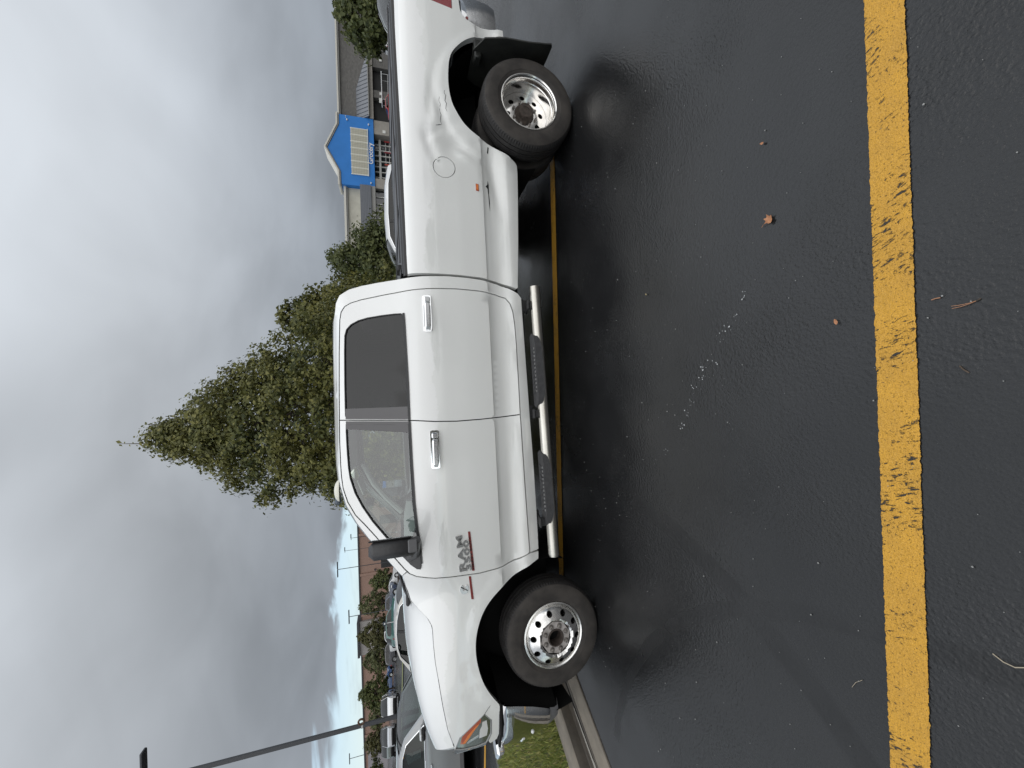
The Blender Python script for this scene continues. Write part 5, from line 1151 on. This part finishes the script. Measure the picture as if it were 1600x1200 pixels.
sbox('cornice', 51.2, 100.3, 79.6, 80.6, 9.55, 9.82, greyt, wr_); sbox('cornice', 51.2, 100.4, 79.4, 80.8, 9.82, 10.1, creamt, wr_)
sbox('cornice', 7.8, 38.2, 79.6, 80.6, 8.75, 9.02, greyt, wl_); sbox('cornice', 7.6, 38.2, 79.4, 80.8, 9.02, 9.4, creamt, wl_)
# sign gable
gp2 = [(38.2, 3.75), (51.25, 3.75), (51.25, 9.75), (49.3, 9.80), (44.75, 11.9), (40.6, 9.72), (38.2, 9.66)]
b = MB(); b.prism([(x - SX, z) for x, z in gp2], lambda q: (q[0], -1.2, q[1]), lambda q: (q[0], 2.5, q[1])); sg_ = b.build('entrance_sign', bluew, store, False)
for (y0, th, up, m) in ((-1.45, .28, .30, creamt), (-1.32, .22, .06, greyt)):
    pl = [(38.0, 9.66), (40.6, 9.72), (44.75, 11.9), (49.3, 9.80), (51.45, 9.75)]; b = MB()
    b.grid([[(x - SX, y0, z + up), (x - SX, y0, z + up + th), (x - SX, 2.6, z + up + th), (x - SX, 2.6, z + up)] for x, z in pl], closed=True)
    b.add([(pl[0][0] - SX, y0, pl[0][1] + up), (pl[0][0] - SX, y0, pl[0][1] + up + th), (pl[0][0] - SX, 2.6, pl[0][1] + up + th), (pl[0][0] - SX, 2.6, pl[0][1] + up)], [(0, 1, 2, 3)])
    b.build('gable_coping', m, sg_, False)
for i in range(7):
    x0 = 40.35 + i * 8.65 / 7; x1 = x0 + 8.65 / 7 - .12
    p = sbox('sign_panel', x0, x1, 78.66, 78.79, 4.98, 7.85, gridc, sg_)
    b = MB()
    for k in range(1, 4): b.box((x0 + (x1 - x0) * k / 4 - SX, -1.36, 6.41), (.05, .03, 2.86))
    for k in range(1, 10): b.box(((x0 + x1) / 2 - SX, -1.362, 4.98 + 2.87 * k / 10), (x1 - x0, .026, .05))
    b.build('panel_rule', gridd, p, False)
for i in range(8): sbox('panel_bar', 40.35 + i * 8.65 / 7 - .11, 40.35 + i * 8.65 / 7 - .01, 78.6, 78.79, 4.9, 7.9, gridl, sg_)
sbox('panel_bar', 40.2, 49.1, 78.58, 78.79, 4.78, 4.90, gridl, sg_)
text_mesh('sign_lettering', 'Grocery', 1.28, .05, lettm, sg_, Matrix.Translation((42.55 - SX, -1.27, 3.98)) @ Matrix.Rotation(math.pi / 2, 4, 'X'), .012, .92)
for x, z in ((50.35, 8.4), (50.0, 4.6), (38.9, 4.45)):
    b = MB(); b.box((x - SX, -1.35, z), (.30, .28, .22), bev=.05); b.build('flood_lamp', whitef, sg_)
sbox('flagpole_light', 50.7, 50.8, 78.2, 78.8, 8.55, 8.65, whitef, sg_)
# entrance beneath the sign
sbox('pier', 38.2, 40.1, 79.0, 82, 0, 3.72, pier); sbox('pier', 48.6, 51.25, 79.0, 82, 0, 3.72, pier); ent = sbox('entrance_recess', 40.1, 48.6, 81.2, 82, 0, 3.72, dkopen)
sbox('entrance_beam', 40.1, 48.6, 80.6, 81.0, 2.52, 2.92, whitef, ent)
for i in range(8):
    x0 = 40.1 + i * 8.5 / 8
    sbox('entrance_post', x0, x0 + .14, 80.7, 80.95, 0, 3.72, whitef, ent); sbox('entrance_glass', x0 + .15, x0 + 1.05, 80.98, 81.02, .2, 2.5, darkwin, ent); sbox('entrance_glass', x0 + .15, x0 + 1.05, 80.98, 81.02, 2.95, 3.65, darkwin, ent)
for z in (.9, 1.6): sbox('entrance_rail', 40.1, 48.6, 80.72, 80.9, z, z + .09, whitef, ent)
for x, c in ((48.1, (.45, .05, .05)), (46.0, (.30, .05, .06)), (43.6, (.50, .07, .04))): sbox('banner', x, x + .2, 80.3, 80.5, .2, 1.9, mat('banner_%d' % int(x * 10), c, .6), ent)
sbox('notice', 48.95, 49.5, 78.9, 79.0, 1.55, 2.1, whitef)
# awnings and openings
def awning(x0, x1, zt, zb_, hip, name):
    b = MB(); b.add([(x0 - SX, -.05, zt), (x1 - hip - SX, -.05, zt), (x1 - SX, -1.9, zb_), (x0 - SX, -1.9, zb_), (x1 - SX, -.05, zb_), (x0 - SX, -.05, zb_)], [(0, 3, 2, 1), (1, 2, 4), (0, 5, 3), (3, 5, 4, 2)])
    aw = b.build(name, metal_b, store, False); n = int((x1 - x0) / .75); b = MB()
    for i in range(n):
        x = x0 + .3 + i * .75; k = min(1, (x1 - x) / hip) if hip > 0 else 1
        b.tube([(x - SX, -1.92, zb_ + .04), (x - SX, -1.92 + 1.87 * k, zb_ + (zt - zb_) * k + .04)], .05, 4)
    b.build('seam_rib', mat('rib_metal', (.13, .14, .16), .4, .4), aw, False); return aw
aw = awning(51.3, 63.2, 6.75, 4.55, 6.0, 'awning'); sbox('awning_gutter', 51.3, 63.4, 78.0, 78.14, 4.40, 4.55, greyt, aw)
sbox('fascia', 51.3, 66, 78.6, 80, 3.65, 4.35, pier)
for x0, x1 in ((51.3, 55.6), (57.0, 61.4)):
    op = sbox('dark_bay', x0, x1, 79.9, 79.99, 0, 3.62, dkopen)
for x0, x1 in ((55.6, 57.0), (61.4, 66)): sbox('pier', x0, x1, 78.9, 79.98, 0, 3.62, greyw)
for x, w, z in ((56.1, .5, 2.0), (62.6, .35, 1.9), (64.0, .4, 2.0), (54.6, .9, 2.1)): sbox('notice', x, x + w, 78.7, 78.85, z, z + .45, whitef)
b = MB()
b.box((23.1 - SX, -1.0, 5.45), (30.2, 1.9, 1.95)); aw2 = b.build('canopy_band', metal_b, store, False)
for i in range(7): sbox('seam_rib', 8, 38.2, 77.98, 78.06, 4.62 + i * .28, 4.66 + i * .28, mat('rib_metal', (.13, .14, .16), .4, .4), aw2)
sbox('fascia', 8, 38.2, 78.3, 80, 3.72, 4.46, greyt)
sf = sbox('storefront', 8, 38.2, 79.9, 80.0, 0, 3.72, dkopen)
for i in range(22):
    x0 = 38.2 - (i + 1) * 1.37
    sbox('storefront_window', x0 + .12, x0 + 1.26, 79.84, 79.9, .5, 3.65, darkwin, sf); sbox('storefront_post', x0 - .06, x0 + .08, 79.6, 79.9, 0, 3.72, whitef, sf)
sbox('notice', 33.0, 33.7, 79.5, 79.6, 1.6, 2.3, whitef)
# brick building on the left
bb_ = empty('brick_building', (-60, 110, 0), 0, 'long low brick building with a pale grey block, beyond the far lot', 'building')
def bbox_(name, x0, x1, y0, y1, z0, z1, m, par=bb_):
    b = MB(); b.box(((x0 + x1) / 2 + 60, (y0 + y1) / 2 - 110, (z0 + z1) / 2), (x1 - x0, y1 - y0, z1 - z0)); return b.build(name, m, par, False)
bw = bbox_('brick_wall', -118, -20, 110, 150, 0, 11.3, brick); bbox_('coping', -118.2, -19.8, 109.7, 110.6, 11.3, 11.62, copm, bw)
pb = bbox_('pale_block', -69.2, -60.6, 109.2, 112, 5.6, 11.75, mottled('pale_panel', (.33, .31, .30), (.29, .275, .265), .4, .8)); bbox_('coping', -69.4, -60.4, 108.6, 112.4, 11.75, 12.3, copm, pb)
bbox_('pale_block', -118, -92.5, 109.4, 112, 4.0, 10.6, mottled('lilac_panel', (.30, .28, .30), (.27, .255, .27), .4, .8))
for i in range(9): bbox_('pilaster', -112 + i * 10.5, -111.4 + i * 10.5, 109.75, 110, 0, 11.3, brick, bw)
for x in (-48, -44, -72, -80): bbox_('wall_lamp', x, x + .35, 109.6, 110, 7.3, 7.7, copm, bw)
for x in (-52, -47.6, -36, -31.6): bbox_('doorway', x, x + 2.2, 109.7, 109.95, 0, 6.0, dkopen, bw)
# ================================================================== POLES AND SIGNS
steel = mat('pole_grey', (.055, .058, .065), .45, .3)
def light_pole(label, x, y, top, r, arm, name='light_pole', heads=2, ax=(1, 0), th=.14):
    z0 = hg(x, y); root = empty(name, (x, y, z0), 0, label, 'light pole', None); h = top - z0
    b = MB(); b.tube([(0, 0, 0), (0, 0, h)], [r, r * .72], 8 if name == 'light_pole' else 4); b.build('pole', steel, root)
    b = MB(); b.box((0, 0, .25), (r * 4, r * 4, .5), bev=.05); b.build('base', greyt, root)
    for s in ((-1, 1) if heads == 2 else (1,)):
        b = MB(); b.box((ax[0] * arm * s * .62, ax[1] * arm * s * .62, h + .02), (abs(ax[0]) * arm * .8 + .28, abs(ax[1]) * arm * .8 + .28, th), bev=.03); b.build('lamp_head', steel, root)
    b = MB(); b.box((0, 0, h), (abs(ax[0]) * arm + .1, abs(ax[1]) * arm + .1, .08)); b.build('arm', steel, root); return root
light_pole('slim far light pole above the small round dark tree, tallest of its group', -25.3, 60, 9.75, .06, .9)
light_pole('slim far light pole above the dense conical tree', -32.2, 60, 8.45, .06, .8)
light_pole('slim single headed light pole just beside the truck mirror', -28.2, 80, 10.0, .055, .6, heads=1)
light_pole('palest and smallest far light pole seen against the blue gap', -33.5, 88, 12.1, .05, .6, heads=1)
light_pole('small light pole left of the near lamp post, before the brick wall', -69.5, 80, 11.4, .06, .8)
lp = empty('lamp_post', (-9.62, 12.05, hg(-9.62, 12.05)), 0, 'tall dark square lamp post rising behind the silver sedan', 'light pole')
h = 7.72 - hg(-9.62, 12.05)
b = MB(); b.box((0, 0, h / 2), (.092, .092, h), rz=.3); b.build('pole', steel, lp); b = MB(); b.cyl((0, 0, 0), (0, 0, .75), .3, 16); b.build('base', greyt, lp)
for s in (-1, 1):
    b = MB(); b.box((s * .52, 0, h + .03), (.56, .22, .07), bev=.02); b.box((s * .18, 0, h + .02), (.2, .08, .08)); b.build('lamp_head', steel, lp)
ringm = mottled('rusty_ring', (.13, .075, .045), (.07, .04, .028), 30, .8); b = MB()
zr = 2.70 - hg(-9.62, 12.05)
b.tube([(.13 + .075 * math.cos(t), -.03, zr + .075 * math.sin(t)) for t in np.linspace(0, 6.283, 21)], .028, 8, False); b.build('bracket_ring', ringm, lp)
b = MB(); b.box((0, 0, zr - .02), (.112, .112, .05), rz=.3); b.build('band', mat('band_grey', (.4, .4, .4), .4, .6), lp)
bsg = mat('sign_blue', (.03, .14, .42), .4); whs = mat('sign_white', (.72, .73, .74), .5)
def small_sign(label, x, y, z, w, hgt, m, m2):
    root = empty('sign', (x, y, hg(x, y)), 0, label, 'sign', None); z -= hg(x, y)
    b = MB(); b.tube([(0, 0, 0), (0, 0, z + hgt / 2)], .03, 6); b.build('post', whs, root)
    b = MB(); b.box((0, -.04, z), (w, .02, hgt), bev=.005); pn = b.build('panel', m, root); b = MB(); b.box((0, -.055, z), (w * .42, .01, hgt * .42)); b.build('symbol', m2, pn)
small_sign('small blue lot sign in front of the dark green tree', 10.95, 30, 2.4, .30, .32, bsg, whs)
small_sign('small square lot sign in front of the dense conical tree', -22.75, 40, 3.0, .40, .32, mat('sign_dark', (.02, .035, .05), .4), whs)
cs_ = empty('cart_shelter', (52.3, 72, 0), 0, 'low white framed cart shelter before the grey store wing', 'cart shelter')
b = MB()
for x in (-2.2, 2.2):
    for y in (-.8, .8): b.tube([(x, y, 0), (x, y, 1.9)], .05, 6)
b.build('frame', whs, cs_); b = MB(); b.box((0, 0, 1.98), (5, 2.0, .14), bev=.03); b.build('roof', whs, cs_)
b = MB()
for z in (.5, .95): 
    for y in (-.8, .8): b.tube([(-2.2, y, z), (2.2, y, z)], .035, 6)
b.build('rail', mat('rail_white', (.6, .6, .6), .4), cs_)
